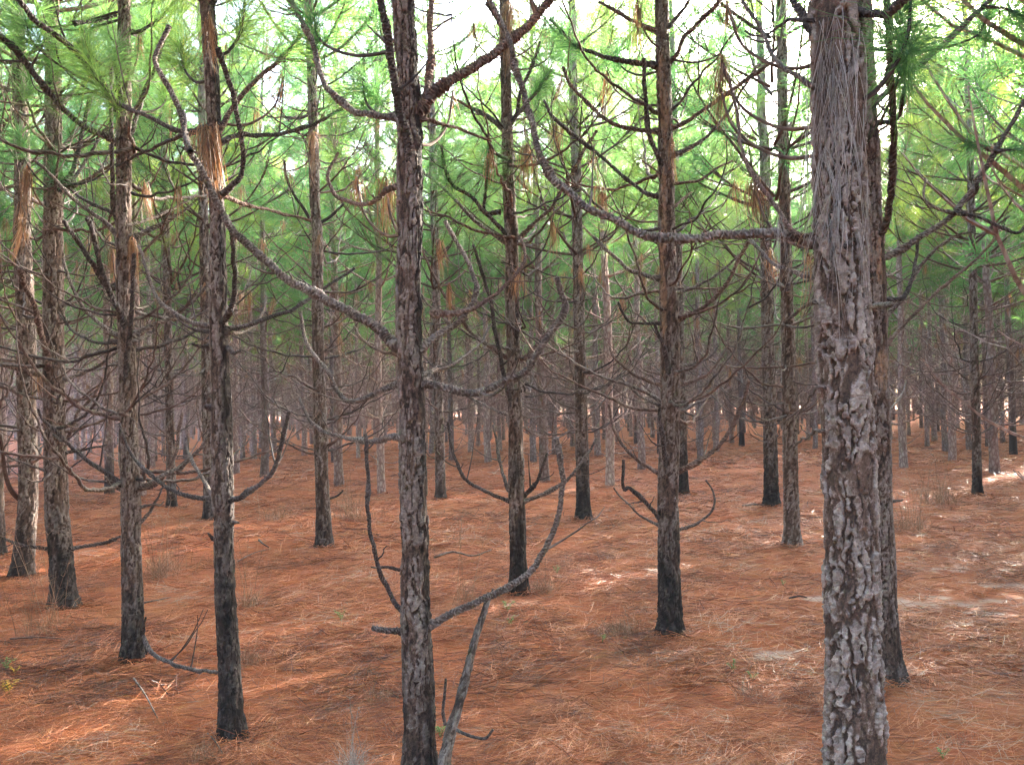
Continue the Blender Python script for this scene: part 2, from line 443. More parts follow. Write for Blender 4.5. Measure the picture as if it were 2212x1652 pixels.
def build_litter():
    rs = np.random.RandomState(11)
    mb = MB()
    for (y0, y1, n, L, W, lift) in ((1.9, 4.5, 80000, .15, .0021, .030), (4.5, 9, 90000, .17, .0034, .036), (9, 18, 70000, .22, .0062, .05), (18, 34, 50000, .3, .012, .07)):
        u = rs.uniform(size=n); Y = y0 + (y1 - y0) * u
        X = rs.uniform(-1, 1, n) * (Y * .66 + .5)
        s = sand_amount(X, Y)
        keep = rs.uniform(size=n) > s * .8
        cl = fbm(np.stack([X, Y, 0 * X], -1) / .5, 31, 2)
        keep &= rs.uniform(size=n) < .35 + 1.1 * sstep(.35, .6, cl)
        X, Y = X[keep], Y[keep]; n = len(X)
        Pn = np.stack([X, Y, 0 * X], -1)
        ang = fbm(Pn / .45, 41, 2) * 8.0 - 4.0 + rs.normal(0, .75, n)
        el = rs.normal(.04, .18, n)
        D = np.stack([np.cos(ang) * np.cos(el), np.sin(ang) * .8 * np.cos(el), np.sin(el)], -1); D = unit(D)
        ln = L * rs.uniform(.5, 1.25, n)
        t = np.linspace(0, 1, 4)
        bend = rs.normal(0, .09, n)
        perp = np.stack([-D[:, 1], D[:, 0], 0 * ang], -1)
        Pk = Pn[:, None, :] + D[:, None, :] * (ln[:, None] * (t - .5)[None])[..., None] + perp[:, None, :] * (ln * bend)[:, None, None] * ((t - .5) ** 2 * 2)[None, :, None]
        h = gz(Pk[..., 0], Pk[..., 1])
        Pk[..., 2] = h + np.maximum(.003, rs.uniform(.002, lift, n)[:, None] ** 1 * (rs.uniform(size=n)[:, None] ** .8) + Pk[..., 2])
        side = unit(perp + np.array([0, 0, 1.0]) * rs.normal(0, .8, n)[:, None])
        V, F = strips(Pk, W * (1 - .5 * np.abs(t - .5) * 2)[None, :] * rs.uniform(.7, 1.2, n)[:, None], side)
        tone = np.clip(rs.uniform(size=n) * .85 + (fbm(Pn / .7, 51, 2) - .5) * .9 + (fbm(Pn / .12, 53, 2) - .5) * .7 + .06, 0, 1)
        mb.add(V, F, rnd=np.repeat(tone, 8))
    for bx, by in SPOTS:          # needles heaped round the trunk feet
        dd = math.hypot(bx, by)
        if by < 1.5 or dd > 17: continue
        n = 260 if dd < 9 else 130
        a = rs.uniform(0, 6.28, n); r = .06 + np.abs(rs.normal(0, .11, n)); X = bx + np.cos(a) * r; Y = by + np.sin(a) * r
        O = np.stack([X, Y, gz(X, Y) + .045 * np.exp(-((r - .06) / .12) ** 2) * rs.uniform(.2, 1, n)], -1)
        b = rs.uniform(0, 6.28, n); D = unit(np.stack([np.cos(b), np.sin(b), rs.normal(.05, .22, n)], -1))
        V, F, rr_ = needles(O, D, rs.uniform(.08, .19, n), .0012 + .0004 * dd, .12, rs, 3); mb.add(V, F, rnd=np.clip(rr_ * .9, 0, 1))
    o = mb.build('needle_litter', LITTER); tag(o, 'thick carpet of fallen orange brown pine needles on the forest floor', 'needle litter', kind='stuff')

# ------------------------------------------------------------------ trees
def bark_tube(C, R, s, amp, seed, char_h, sc=1.0, soot=None, orange_patch=()):
    """trunk surface with plated relief around the centre line C"""
    T, Nn, B = frames(C)
    th = np.linspace(0, 2 * math.pi, s, endpoint=False)
    dirs = np.cos(th)[None, :, None] * Nn[:, None, :] + np.sin(th)[None, :, None] * B[:, None, :]
    S = C[:, None, :] + R[:, None, None] * dirs
    off = np.array([seed * 3.7, seed * 1.9, seed * 5.3])
    q = S - C[:, None, :] * np.array([1, 1, 0]) + off
    wf = np.stack([fbm(q / .016, 1, 2), fbm(q / .016, 5, 2), fbm(q / .02, 8, 2)], -1) - .5
    wl = np.stack([vnoise(q / .07, 11), vnoise(q / .07, 15), vnoise(q / .09, 18)], -1) - .5
    qw = q + wf * np.array([.010, .010, .03]) * sc + wl * np.array([.026, .026, .09]) * sc
    f1, f2, i1 = voro(qw / (np.array([.027, .027, .17]) * sc), 2 + seed)
    rough = fbm(q / np.array([.011, .011, .016]) / sc, 60, 3)
    e = f2 - f1 + (rough - .5) * .42
    shed = sstep(.36, .47, fbm(qw / np.array([.036, .036, .12]) / sc, 25, 2))      # where the outer flakes are still on
    plate = sstep(.03, .13, e) * (.34 + .66 * shed) * (.8 + .35 * i1)
    fis = 1 - np.abs(2 * vnoise(qw / np.array([.038, .038, .40]) / sc, 33) - 1)
    fis = sstep(.80, .97, fis)
    g1, g2, i2 = voro((q + wf * .012) / (np.array([.011, .011, .013]) * sc), 40 + seed)
    lowf = fbm(q / .12, 70, 2) - .5
    plate = plate * (1 - .9 * fis)
    saw = (q[..., 2] / (.016 * sc) + 2.5 * vnoise(q / .03, 101) + 1.5 * i1) % 1.0
    disp = amp * (plate * .95 + .28 * plate * saw + .42 * plate * (i2 - .4) + .45 * (rough - .5) + .5 * lowf) + R[:, None] * .10 * (fbm(q / .35, 80, 2) - .5)
    V = S + dirs * disp[..., None]
    z = S[..., 2]
    ch = np.zeros_like(z)
    nz = fbm(q / np.array([.05, .05, .25]), 90, 3) - .5
    if char_h > 0:
        ch = .92 * sstep(char_h + .45, char_h - .45, z + nz * 1.1) * (.62 + .6 * fbm(q / .03, 95, 2))
    if soot is not None:
        side = (dirs[..., 0] * math.cos(soot[0]) + dirs[..., 1] * math.sin(soot[0]))
        ch = np.maximum(ch, soot[1] * sstep(.45, 1.1, side + nz * .9) * (.6 + .6 * fbm(q / .03, 96, 2)))
    ch = np.clip(ch, 0, .95)
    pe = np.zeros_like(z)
    for zc, zh, az, aw in orange_patch:
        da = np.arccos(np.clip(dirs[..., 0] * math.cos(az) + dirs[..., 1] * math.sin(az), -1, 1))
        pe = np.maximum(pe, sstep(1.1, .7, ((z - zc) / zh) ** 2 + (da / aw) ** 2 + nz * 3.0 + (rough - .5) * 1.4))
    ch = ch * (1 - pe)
    pa = np.clip(plate * (.78 + .2 * i2 + .25 * saw) + (rough - .5) * .4, 0, 1)
    return V.reshape(-1, 3), grid_faces(len(C), s), dict(plate=pa.ravel(), tone=i2.ravel(), char=ch.ravel(), orange_patch=pe.ravel())

def curve_branch(rs, p, az, el0, el1, L, n=9, wob=.05):
    pts = [np.array(p, float)]; e = el0; a = az
    bias = rs.uniform(.6, 1.6)
    for i in range(n - 1):
        t = (i + .5) / (n - 1)
        e = el0 + (el1 - el0) * t ** bias + rs.normal(0, wob); a += rs.normal(0, wob * 1.6)
        pts.append(pts[-1] + np.array([math.cos(a) * math.cos(e), math.sin(a) * math.cos(e), math.sin(e)]) * L / (n - 1))
    return np.array(pts)

def grow(seed, H=8.5, d=.15, zlive=3.3, zfrom=.45, zto=None, dead_mul=1.0):
    """skeleton of one pine round the origin: branches as (path, radii, kind), live tips, drapes"""
    rs = np.random.RandomState(seed)
    zto = zto or H - .3
    nn = 24
    z = np.linspace(-.1, H, nn)
    wob = np.cumsum(rs.normal(0, .012, (nn, 2)), 0)
    C = np.stack([wob[:, 0] - wob[0, 0], wob[:, 1] - wob[0, 1], z], -1)
    def rad(zz): return d / 2 * np.clip(1 - .82 * (np.asarray(zz) / H) ** 1.2, .1, 1)
    br, tips, hang = [], [], []
    w = zfrom + rs.uniform(0, .35)
    while w < zto:
        cx = np.interp(w, z, C[:, 0]); cy = np.interp(w, z, C[:, 1]); r = float(rad(w))
        live = w > zlive + rs.uniform(-.35, .35)
        k = rs.randint(4, 7) if live else rs.randint(3, 7)
        az0 = rs.uniform(0, 6.28)
        for i in range(k):
            az = az0 + i * 6.283 / k + rs.normal(0, .3)
            z0 = w + rs.normal(0, .03)
            p = (cx + math.cos(az) * r * .6, cy + math.sin(az) * r * .6, z0)
            if live:
                f = (H - w) / (H - zlive)
                L = (.5 + 1.35 * f ** .8) * rs.uniform(.75, 1.2)
                Q = curve_branch(rs, p, az, rs.uniform(.05, .5), rs.uniform(.8, 1.45), L, 9)
                r0 = .007 + .007 * L
                br.append((Q, np.linspace(r0, .005, 9), 'live'))
                tips.append((Q[-1], Q[-1] - Q[-2]))
                if L > .6: tips.append((Q[6], Q[6] - Q[4]))
                if L > 1.0: tips.append((Q[4], Q[5] - Q[3]))
                for s_ in range(rs.randint(2, 5) if L > .7 else rs.randint(1, 3)):
                    j = rs.randint(3, 7); az2 = az + rs.choice([-1, 1]) * rs.uniform(.5, 1.2)
                    Q2 = curve_branch(rs, Q[j], az2, rs.uniform(.1, .6), rs.uniform(.8, 1.4), L * rs.uniform(.25, .5), 5)
                    br.append((Q2, np.linspace(r0 * .55, .004, 5), 'sub')); tips.append((Q2[-1], Q2[-1] - Q2[-2]))
                if rs.uniform() < .12: hang.append((Q[rs.randint(3, 8)], rs.uniform(.2, .3)))
            else:
                if rs.uniform() < .10 / dead_mul:
                    Q = curve_branch(rs, p, az, rs.uniform(-.2, .5), rs.uniform(0, .5), rs.uniform(.06, .2), 3); br.append((Q, np.linspace(.009, .006, 3), 'stub')); continue
                low = w < .9
                L = rs.uniform(.35, .9) if low else rs.uniform(.6, 1.85)
                Q = curve_branch(rs, p, az, rs.uniform(-.35, .35), rs.uniform(.9, 1.9), L, 9, .09)
                r0 = .0062 + .0058 * L + .002 * rs.uniform()
                br.append((Q, np.linspace(r0, .0035, 9), 'dead'))
                for _ in range(rs.randint(0, 3)):
                    j = rs.randint(2, 7)
                    Q2 = curve_branch(rs, Q[j], az + rs.choice([-1, 1]) * rs.uniform(.4, 1.1), rs.uniform(0, .6), rs.uniform(.6, 1.4), L * rs.uniform(.25, .5), 5)
                    br.append((Q2, np.linspace(r0 * .6, .003, 5), 'sub'))
                if w > 1.7 and rs.uniform() < .30: hang.append((Q[-1] if rs.uniform() < .6 else Q[rs.randint(4, 8)], rs.uniform(.10, .32)))
                if w > zlive - .9 and rs.uniform() < .35: tips.append((Q[-1], Q[-1] - Q[-2]))
        w += rs.uniform(.2, .42) if w < zlive else rs.uniform(.42, .62)
    tips.append((C[-1], np.array([0, 0, 1.0])))
    return dict(C=C, rad=rad, br=br, tips=tips, hang=hang, H=H)

def far_trunk(mb, g, s, char_h, rs):
    C = g['C']; R = g['rad'](np.clip(C[:, 2], 0, 99)) * np.where(C[:, 2] < .15, 1.25, 1)
    V, F, _ = tube(C, R * (1 + rs.normal(0, .04, len(R))), s)
    ch = .9 * sstep(char_h + .25, char_h - .25, V[:, 2] + rs.normal(0, .08, len(V)))
    mb.add(V, F, char=ch, scale=.3)

def variant(seed, lod, **kw):
    """arrays of one generic pine: trunk with limbs, crown, hanging needles"""
    rs = np.random.RandomState(seed + 900)
    g = grow(seed, **kw)
    nt, W, sg, s1, s2, nh = {'mid': (80, .0055, 2, 12, 4, 34), 'far': (24, .010, 2, 8, 3, 18), 'deep': (36, .010, 2, 8, 3, 18), 'mass': (9, .024, 1, 5, 3, 5)}[lod]
    tr, li, cr, hg = MB(), MB(), MB(), MB()
    far_trunk(tr, g, s1, rs.choice([-.4, -.1, .3, .7]), rs)
    for Q, R, k in g['br']:
        if lod == 'mass': Q, R = Q[::2], R[::2] * 1.2
        elif lod != 'mid': R = R * 1.1
        V, F, _ = tube(Q, R, s2); tr.add(V, F, char=0.0, scale=.3)
    for p, d_ in g['tips']: tuft(cr, p, d_, rs, nt, .25, W, .2, sg)
    for p, L in g['hang']: drape(hg, p, rs, nh, L, .04, W * .9)
    if not g['hang']: drape(hg, g['tips'][0][0], rs, nh, .2, .04, W)
    return tr.arrays(), cr.arrays(), hg.arrays()

def arr_mesh(name, arr, m, smooth=True):
    mb = MB(); mb.merge(arr); return mb.mesh(name, m, smooth)

SPOTS = []      # every trunk position used so far

def place_variant(vm, x, y, rz, s, label, group):
    root = empty('pine_tree', (x, y, float(gz(x, y))), rz); root.scale = (s[0], s[0], s[1])
    tag(root, label, 'pine tree', group)
    for nm, me in zip(('trunk', 'crown', 'hanging_needles'), vm):
        link(nm, me, root)
    SPOTS.append((x, y))
    return root

# --- trees modelled one by one
def detailed_tree(label, Y, trunk, branches, H=9.6, char_h=.6, amp=.005, seed=1, big=False, zgen=None, hangs=(), tips=(), step=.006, sides=60, zlive=3.3, gen_dead=None, soot=None, orange_patch=()):
    """trunk: [(x, y, w)] in picture units at distance Y; branches: (points, w0, w1, depth change, tone[, needles])"""
    rs = np.random.RandomState(seed * 13 + 5)
    tp = np.array([[*at(x, y, Y), w * Y / FPX / 2] for x, y, w in trunk])
    # down to the ground and up to the top
    b0 = tp[np.argmin(tp[:, 2])]; a0 = tp[np.argsort(tp[:, 2])[1]]
    tp = tp[np.argsort(tp[:, 2])]
    zb = float(gz(b0[0], Y)); slope = (tp[1, :3] - tp[0, :3]) / (tp[1, 2] - tp[0, 2])
    if tp[0, 2] > zb + .02:
        foot = tp[0, :3] + slope * (zb - .06 - tp[0, 2]); tp = np.vstack([[*foot, tp[0, 3] * 1.12], tp])
    else: tp[0, 2] = zb - .05
    bx, by = tp[0, 0], tp[0, 1]
    root = empty('pine_tree', (bx, by, zb)); tag(root, label, 'pine tree', 'pine trees of the stand')
    SPOTS.append((bx, by))
    org = np.array([bx, by, zb])
    top = tp[-1]; zt = top[2]
    ext = []
    for zz in np.arange(zt + .5, H, .5):
        ext.append([top[0] + rs.normal(0, .01), top[1] + rs.normal(0, .01), zz, max(.008, top[3] * (1 - ((zz - zt) / (H - zt + .3)) ** 1.1))])
    low = smooth_path(tp, step); low[:, :3] -= org
    flare = 1 + .45 * np.exp(-np.clip(low[:, 2], 0, 9) / .09)
    V, F, A = bark_tube(low[:, :3], low[:, 3] * .93 * flare, sides, amp, seed, char_h, 1.15 if big else .8 if Y < 6 else 1.1, soot, orange_patch)
    mb = MB(); mb.add(V, F, **A)
    if ext:
        up = smooth_path(np.vstack([tp[-1:], ext]), .05); up[:, :3] -= org; up[0, 2] -= .01
        V, F, A = bark_tube(up[:, :3], up[:, 3], 20, amp * .6, seed + 1, 0, 1.0)
        mb.add(V, F, **A)
    mb.build('trunk', BARK_BIG if big else BARK, root, False)
    zs = low[:, 2]
    def cen(z): return np.array([np.interp(z, zs, low[:, 0]), np.interp(z, zs, low[:, 1]), z])
    gm = {'g': BR_GREY, 'd': BR_DARK, 'b': BR_BROWN}
    live = MB(); dead = MB(); fine = Y < 7.5
    for bi, bb in enumerate(branches):
        pts, w0, w1, dy, tone = bb[:5]; nd = bb[5] if len(bb) > 5 else ''
        n = len(pts); cum = np.concatenate([[0], np.cumsum([math.dist(pts[i], pts[i + 1]) for i in range(n - 1)])]); cum /= cum[-1]
        Q = []
        for (x, y), t in zip(pts, cum):
            q = at(x, y, Y + dy * t ** .8) - org
            Q.append([*q, (w0 + (w1 - w0) * t) * ZF * Y / FPX / 2 * .86])
        Q = np.array(Q)
        c = cen(Q[0, 2]); dist = np.linalg.norm(c[:2] - Q[0, :2])
        if dist < .3:   # root it in the trunk
            v = Q[0].copy(); v[:2] = c[:2] + (Q[0, :2] - c[:2]) * .35; v[3] *= 1.15; v[2] = Q[0, 2] - .01
            Q = np.vstack([v, Q])
        if fine:
            Q = smooth_path(Q, .0045 if Y < 4.5 else .008)
            jit = (np.stack([vnoise(np.stack([Q[:, 0] * 18 + k * 9, Q[:, 1] * 18, Q[:, 2] * 18], -1), 7 + k) for k in range(3)], -1) - .5) * .010
            Q[:, :3] += jit
            ss = np.concatenate([[0], np.cumsum(np.linalg.norm(np.diff(Q[:, :3], axis=0), axis=1))])
            Q[:, 3] *= 1 + .55 * np.exp(-np.clip(ss - .03, 0, 9) / .03)
            Q[:, 3] *= 1 + .35 * np.clip(fbm(np.stack([ss / .09 + bi * 7, ss * 0, ss * 0], -1), 3, 2) - .55, 0, 1) * 4
            V, F, sc = tube(Q[:, :3], np.maximum(Q[:, 3], .0022), 12, .45, bi + seed, .013)
        else:
            Q = smooth_path(Q, .04); V, F, sc = tube(Q[:, :3], np.maximum(Q[:, 3], .002), 6)
        m2 = MB(); m2.add(V, F, scale=sc)
        blen = np.linalg.norm(np.diff(Q[:, :3], axis=0), axis=1).sum()
        if blen > .35:
            for _ in range(rs.randint(1, 2 + int(blen * 3.5))):
                j = rs.randint(len(Q) // 4, len(Q) - 3); tg = unit(Q[j + 2, :3] - Q[j, :3])
                sd_ = unit(np.cross(tg, rs.normal(size=3))); q0 = Q[j, :3]; L_ = rs.choice([.03, .06, .16, .28]) * rs.uniform(.7, 1.2)
                up_ = np.array([0, 0, 1.0]) * rs.uniform(.1, .9)
                tt = np.linspace(0, 1, 7)[:, None]
                q = q0 + (tg * .5 + sd_) * L_ * tt + up_ * L_ * tt ** 2 + rs.normal(0, .004, (7, 3)) * tt
                V, F, sc = tube(q, np.linspace(max(.0025, Q[j, 3] * .45), .0018, 7), 6, .2, j, .02); m2.add(V, F, scale=sc)
        m2.build('branch', gm[tone], root, False)
        tipd = unit(Q[-1, :3] - Q[-4, :3])
        if 't' in nd: tuft(live, Q[-1, :3], tipd, rs, 230, .27, .0020, .16, 3)
        if 'T' in nd:
            for f_ in (.72, .86, 1):
                i_ = int((len(Q) - 1) * f_); tuft(live, Q[i_, :3], tipd, rs, 170, .26, .0022, .16, 3)
        if 'h' in nd: drape(dead, Q[-1, :3], rs, 90, .26, .05, .0022)
    # brown bells of needles that caught on twigs
    for (x, y, dyy, L, w, n) in hangs:
        p = at(x, y, Y + dyy) - org
        Lm = L * ZF * (Y + dyy) / FPX; wm = w * ZF * (Y + dyy) / FPX / 2
        drape(dead, p, rs, n, Lm, wm, .0016 + .0003 * Y)
        c = cen(p[2] - .25 - .1 * rs.uniform())
        dd = np.linalg.norm(c[:2] - p[:2])
        if dd > .08:
            Q = smooth_path(np.array([c, c + (p - c) * [.45, .45, .1], c + (p - c) * [.85, .85, .5], p + np.array([0, 0, .01])]), .04)
            V, F, sc = tube(Q, np.linspace(.008, .004, len(Q)), 7, .3, 3, .02); m2 = MB(); m2.add(V, F, scale=sc); m2.build('branch', BR_BROWN, root)
    for (x, y, dyy, dx) in tips:
        p = at(x, y, Y + dyy) - org
        c = cen(p[2] - .3)
        Q = smooth_path(np.array([c, c + (p - c) * [.5, .5, .15], c + (p - c) * [.9, .9, .55], p]), .04)
        V, F, sc = tube(Q, np.linspace(.009, .005, len(Q)), 8, .3, 3, .02); m2 = MB(); m2.add(V, F, scale=sc); m2.build('branch', BR_DARK, root)
        tuft(live, p, np.array([dx, rs.normal(0, .3), .6]), rs, 230, .27, .0021, .16, 3)
        tuft(live, p - [0, 0, .12], np.array([dx, rs.normal(0, .3), .5]), rs, 110, .25, .0021, .12, 3)
    # the rest of the tree, above what the photograph shows (and generic dead limbs where asked)
    g = grow(seed + 300, H=H, d=2 * tp[-1, 3] + .03, zlive=min(zlive, zgen or zlive), zfrom=zgen or zt + .15)
    gb = list(g['br']); gt = list(g['tips']); gh = list(g['hang'])
    sh = np.array([top[0] - bx, 0, 0])
    lv = MB(); 
    def shift(z): c = cen(min(z, zs.max())); return np.array([c[0], c[1], 0])
    for Q, R, k in gb:
        V, F, _ = tube(Q + shift(Q[0, 2]), R, 6); lv.add(V, F, scale=.3)
    if gb: lv.build('upper_limbs', BR_BROWN, root)
    for p, d_ in gt: tuft(live, p + shift(p[2]), d_, rs, 90, .25, .0036, .2, 2)
    for p, L in gh: drape(dead, p + shift(p[2]), rs, 45, L, .04, .003)
    if gen_dead:
        g = grow(seed + 600, H=gen_dead[1] + .3, d=.12, zlive=99, zfrom=gen_dead[0], zto=gen_dead[1], dead_mul=gen_dead[2] if len(gen_dead) > 2 else 1)
        for Q, R, k in g['br']:
            st_ = .012 if Y < 8 else .03
            Qs = smooth_path(Q + shift(Q[0, 2]), st_)
            Qs = Qs + (np.stack([vnoise(Qs * 14 + k * 9, 7 + k) for k in range(3)], -1) - .5) * .022
            V, F, sc = tube(Qs, np.interp(np.linspace(0, 1, len(Qs)), np.linspace(0, 1, len(R)), R * .82 * np.linspace(1, .75, len(R))), 8, .4, seed, .02 if Y < 8 else .05)
            m2 = MB(); m2.add(V, F, scale=sc); m2.build('branch', [BR_GREY, BR_DARK, BR_BROWN, BR_GREY][rs.randint(4)], root)
        for p, L in g['hang']: drape(dead, p + shift(p[2]), rs, 55, L, .04, .0032)
    if live.n: live.build('crown', NEEDLE, root, False)
    if dead.n: dead.build('hanging_needles', DEAD, root, False)
    return root, org, cen

def TR(*rows):      # rows of (region, x, y, w)
    return [(OFF[r][0] + x * ZF, OFF[r][1] + y * ZF, w * ZF) for r, x, y, w in rows]

# front left tree, dark
detailed_tree('slender dark trunked pine with its blackened foot fully in view nearest the lower left', 4.02,
    TR(('A', 1238, 0, 92), ('A', 1262, 400, 80), ('A', 1277, 740, 80), ('A', 1292, 1150, 88), ('D', 1300, 0, 92), ('D', 1305, 550, 104), ('D', 1322, 1000, 114), ('D', 1328, 1500, 128), ('G', 1336, 200, 116), ('G', 1345, 600, 120), ('G', 1365, 1000, 126), ('G', 1385, 1435, 142)),
    [(P('D', 1270, 1565, 1160, 1550, 1050, 1520, 980, 1480, 870, 1390, 790, 1300, 740, 1200, 715, 1110), 34, 18, .35, 'd'),
     (P('D', 1270, 1540, 1200, 1430, 1130, 1300, 1110, 1200), 30, 12, .3, 'g'),
     (P('D', 1370, 1575, 1440, 1550, 1560, 1470, 1630, 1400, 1680, 1260, 1710, 1120, 1728, 1040), 34, 26, -.25, 'd'),
     (P('D', 1255, 530, 1150, 510, 1060, 470, 960, 395, 900, 280, 870, 180, 830, 50), 34, 20, .3, 'g'),
     (P('D', 1255, 565, 1150, 545, 1080, 500, 1030, 440), 26, 12, .3, 'd'),
     (P('D', 1320, 530, 1370, 450, 1400, 330, 1395, 100, 1385, 0) + P('A', 1370, 1350), 38, 24, -.3, 'd'),
     (P('D', 1365, 545, 1500, 520, 1640, 470, 1740, 440, 1850, 370, 1960, 290, 2120, 190), 34, 20, .4, 'd'),
     (P('D', 1365, 575, 1430, 575, 1500, 550, 1560, 470, 1590, 350), 24, 16, .5, 'g'),
     (P('D', 1255, 655, 1200, 655, 1150, 640), 26, 16, -.1, 'd'), (P('D', 1370, 670, 1400, 690, 1435, 680), 26, 16, -.1, 'd'),
     (P('D', 1240, 1020, 1225, 1010), 24, 14, -.05, 'd'), (P('G', 1390, 200, 1430, 200), 22, 12, -.05, 'd'), (P('G', 1275, 300, 1240, 270), 20, 10, -.05, 'd'),
     (P('A', 1300, 1185, 1380, 1115, 1445, 1030, 1450, 900, 1430, 750, 1400, 600, 1370, 480, 1300, 290), 34, 30, -.35, 'd'),
     (P('A', 1340, 1175, 1500, 1230, 1700, 1280, 1860, 1320), 26, 18, .6, 'b'),
     (P('A', 1310, 770, 1400, 630, 1500, 510, 1640, 390, 1740, 280, 1800, 210), 36, 28, .2, 'b', 't'),
     (P('A', 1330, 845, 1450, 805, 1600, 810, 1760, 780, 1880, 740, 2040, 650), 34, 24, .5, 'd'),
     (P('A', 1240, 765, 1060, 780, 920, 710, 770, 650, 690, 600, 620, 500, 560, 440, 520, 330), 36, 22, .4, 'd', 'T'),
     (P('A', 1210, 770, 1060, 820, 900, 890, 790, 945, 700, 1000), 30, 20, .6, 'd'),
     (P('A', 1240, 60, 1330, -60, 1450, -150), 30, 20, .2, 'd', 't'), (P('A', 1240, 40, 1150, -40, 1000, -120), 30, 20, .2, 'd', 'T')],
    char_h=.8, soot=(-.35, .8), amp=.0045, seed=2, step=.0055, sides=70,
    hangs=[(*P('A', 1245, 90)[0], -.07, 340, 60, 45), (*P('A', 1225, 130)[0], -.05, 250, 70, 35), (*P('A', 1235, 770)[0], -.075, 420, 150, 150), (*P('A', 1290, 760)[0], -.07, 330, 60, 50), (*P('A', 1180, 780)[0], -.02, 200, 120, 90), (*P('A', 1690, 480)[0], .3, 220, 120, 60)],
    tips=[(*P('A', 1460, 20)[0], .1, .2), (*P('A', 1080, 260)[0], .3, -.2)])

# middle tree
detailed_tree('tall pine with thick red brown trunk nearest the middle, base just out of view', 3.4,
    TR(('B', 402, 0, 128), ('B', 425, 400, 126), ('B', 440, 700, 145), ('B', 443, 1100, 145), ('B', 438, 1600, 146), ('E', 440, 600, 156), ('E', 455, 1000, 150), ('E', 462, 1500, 160), ('H', 470, 300, 166), ('H', 480, 800, 172), ('H', 495, 1200, 182), ('H', 503, 1650, 190)),
    [(P('B', 440, 1060, 435, 900, 420, 780, 385, 680, 360, 550, 330, 350, 300, 150, 265, -20), 56, 48, -.22, 'd'),
     (P('B', 360, 705, 230, 690, 120, 670, 40, 620, 0, 585) + P('A', 1960, 540, 1920, 450, 1880, 300, 1830, 180, 1740, 0), 46, 34, .35, 'g'),
     (P('B', 520, 640, 600, 545, 700, 470, 850, 390, 970, 300, 1060, 225, 1150, 150, 1230, 60, 1300, -20), 72, 58, .15, 'b'),
     (P('B', 520, 610, 548, 500, 570, 330, 565, 150, 575, -20), 48, 40, .3, 'b'),
     (P('B', 540, 710, 700, 760, 800, 800, 930, 845), 26, 18, .3, 'b'),
     (P('B', 365, 1110, 300, 1140, 240, 1200, 160, 1225, 60, 1205, 0, 1170) + P('A', 1985, 1130, 1960, 1040, 2020, 910), 36, 22, .3, 'b'),
     (P('E', 350, 645, 270, 560, 150, 480, 0, 400) + P('D', 1900, 350, 1740, 265, 1600, 150, 1450, 20) + P('A', 1400, 1390, 1310, 1240, 1200, 1010, 1130, 900, 1100, 780, 1080, 680, 1010, 530, 935, 390, 930, 320, 1010, 160), 72, 32, .25, 'g'),
     (P('A', 1135, 910, 1105, 800, 1100, 660), 28, 20, .15, 'd'),
     (P('E', 525, 660, 600, 590, 720, 520, 790, 440, 840, 320, 820, 230, 760, 100, 700, 0) + P('B', 650, 1320), 48, 24, .1, 'g'),
     (P('E', 790, 440, 900, 380, 1010, 290, 1110, 180, 1125, 80, 1100, 0), 30, 20, .2, 'b'),
     (P('E', 430, 850, 350, 885, 250, 930, 150, 970, 70, 985, 20, 930, 0, 900) + P('D', 1980, 850, 1940, 770, 1880, 710, 1820, 600, 1790, 450), 42, 24, .25, 'g'),
     (P('E', 530, 870, 650, 900, 790, 930, 900, 910, 1040, 850, 1150, 790, 1200, 700, 1290, 560, 1370, 430, 1345, 340, 1320, 240), 54, 38, -.15, 'g'),
     (P('E', 530, 860, 590, 770, 620, 680, 640, 560), 26, 14, .25, 'g'),
     (P('E', 520, 830, 560, 800, 700, 760, 860, 640, 930, 520), 26, 14, .6, 'g'),
     (P('E', 390, 1185, 300, 1205, 190, 1222, 80, 1200, 0, 1188) + P('D', 1980, 1180, 1880, 1130, 1820, 1040, 1790, 950), 38, 18, .35, 'g'),
     (P('E', 360, 700, 260, 680, 170, 620, 110, 540), 22, 12, .4, 'b'),
     (P('H', 385, 720, 320, 620, 260, 480, 215, 290, 195, 150, 190, 0) + P('E', 185, 1350, 175, 1180), 30, 24, -.15, 'd'),
     (P('H', 250, 468, 212, 466), 14, 10, -.05, 'd'),
     (P('H', 385, 850, 300, 845, 218, 832), 32, 26, -.06, 'd'),
     (P('H', 560, 812, 650, 770, 800, 690, 950, 630, 1080, 560, 1170, 490, 1230, 400, 1290, 270, 1330, 160, 1350, 0) + P('E', 1362, 1450, 1340, 1320, 1315, 1200), 52, 30, -.2, 'g'),
     (P('B', 370, -60, 250, -130, 100, -220), 50, 30, .3, 'b', 'T')],
    char_h=.3, soot=(-.15, .85), amp=.0065, seed=3, step=.0045, sides=100,
    hangs=[(*P('B', 300, 1075)[0], .25, 330, 130, 140), (*P('B', 125, 1090)[0], .35, 150, 80, 70), (*P('B', 700, 560)[0], .3, 160, 60, 30)],
    tips=[(*P('B', 160, 470)[0], .5, -.4), (*P('B', 260, 60)[0], .5, -.2), (*P('A', 1870, 90)[0], .35, -.1)])

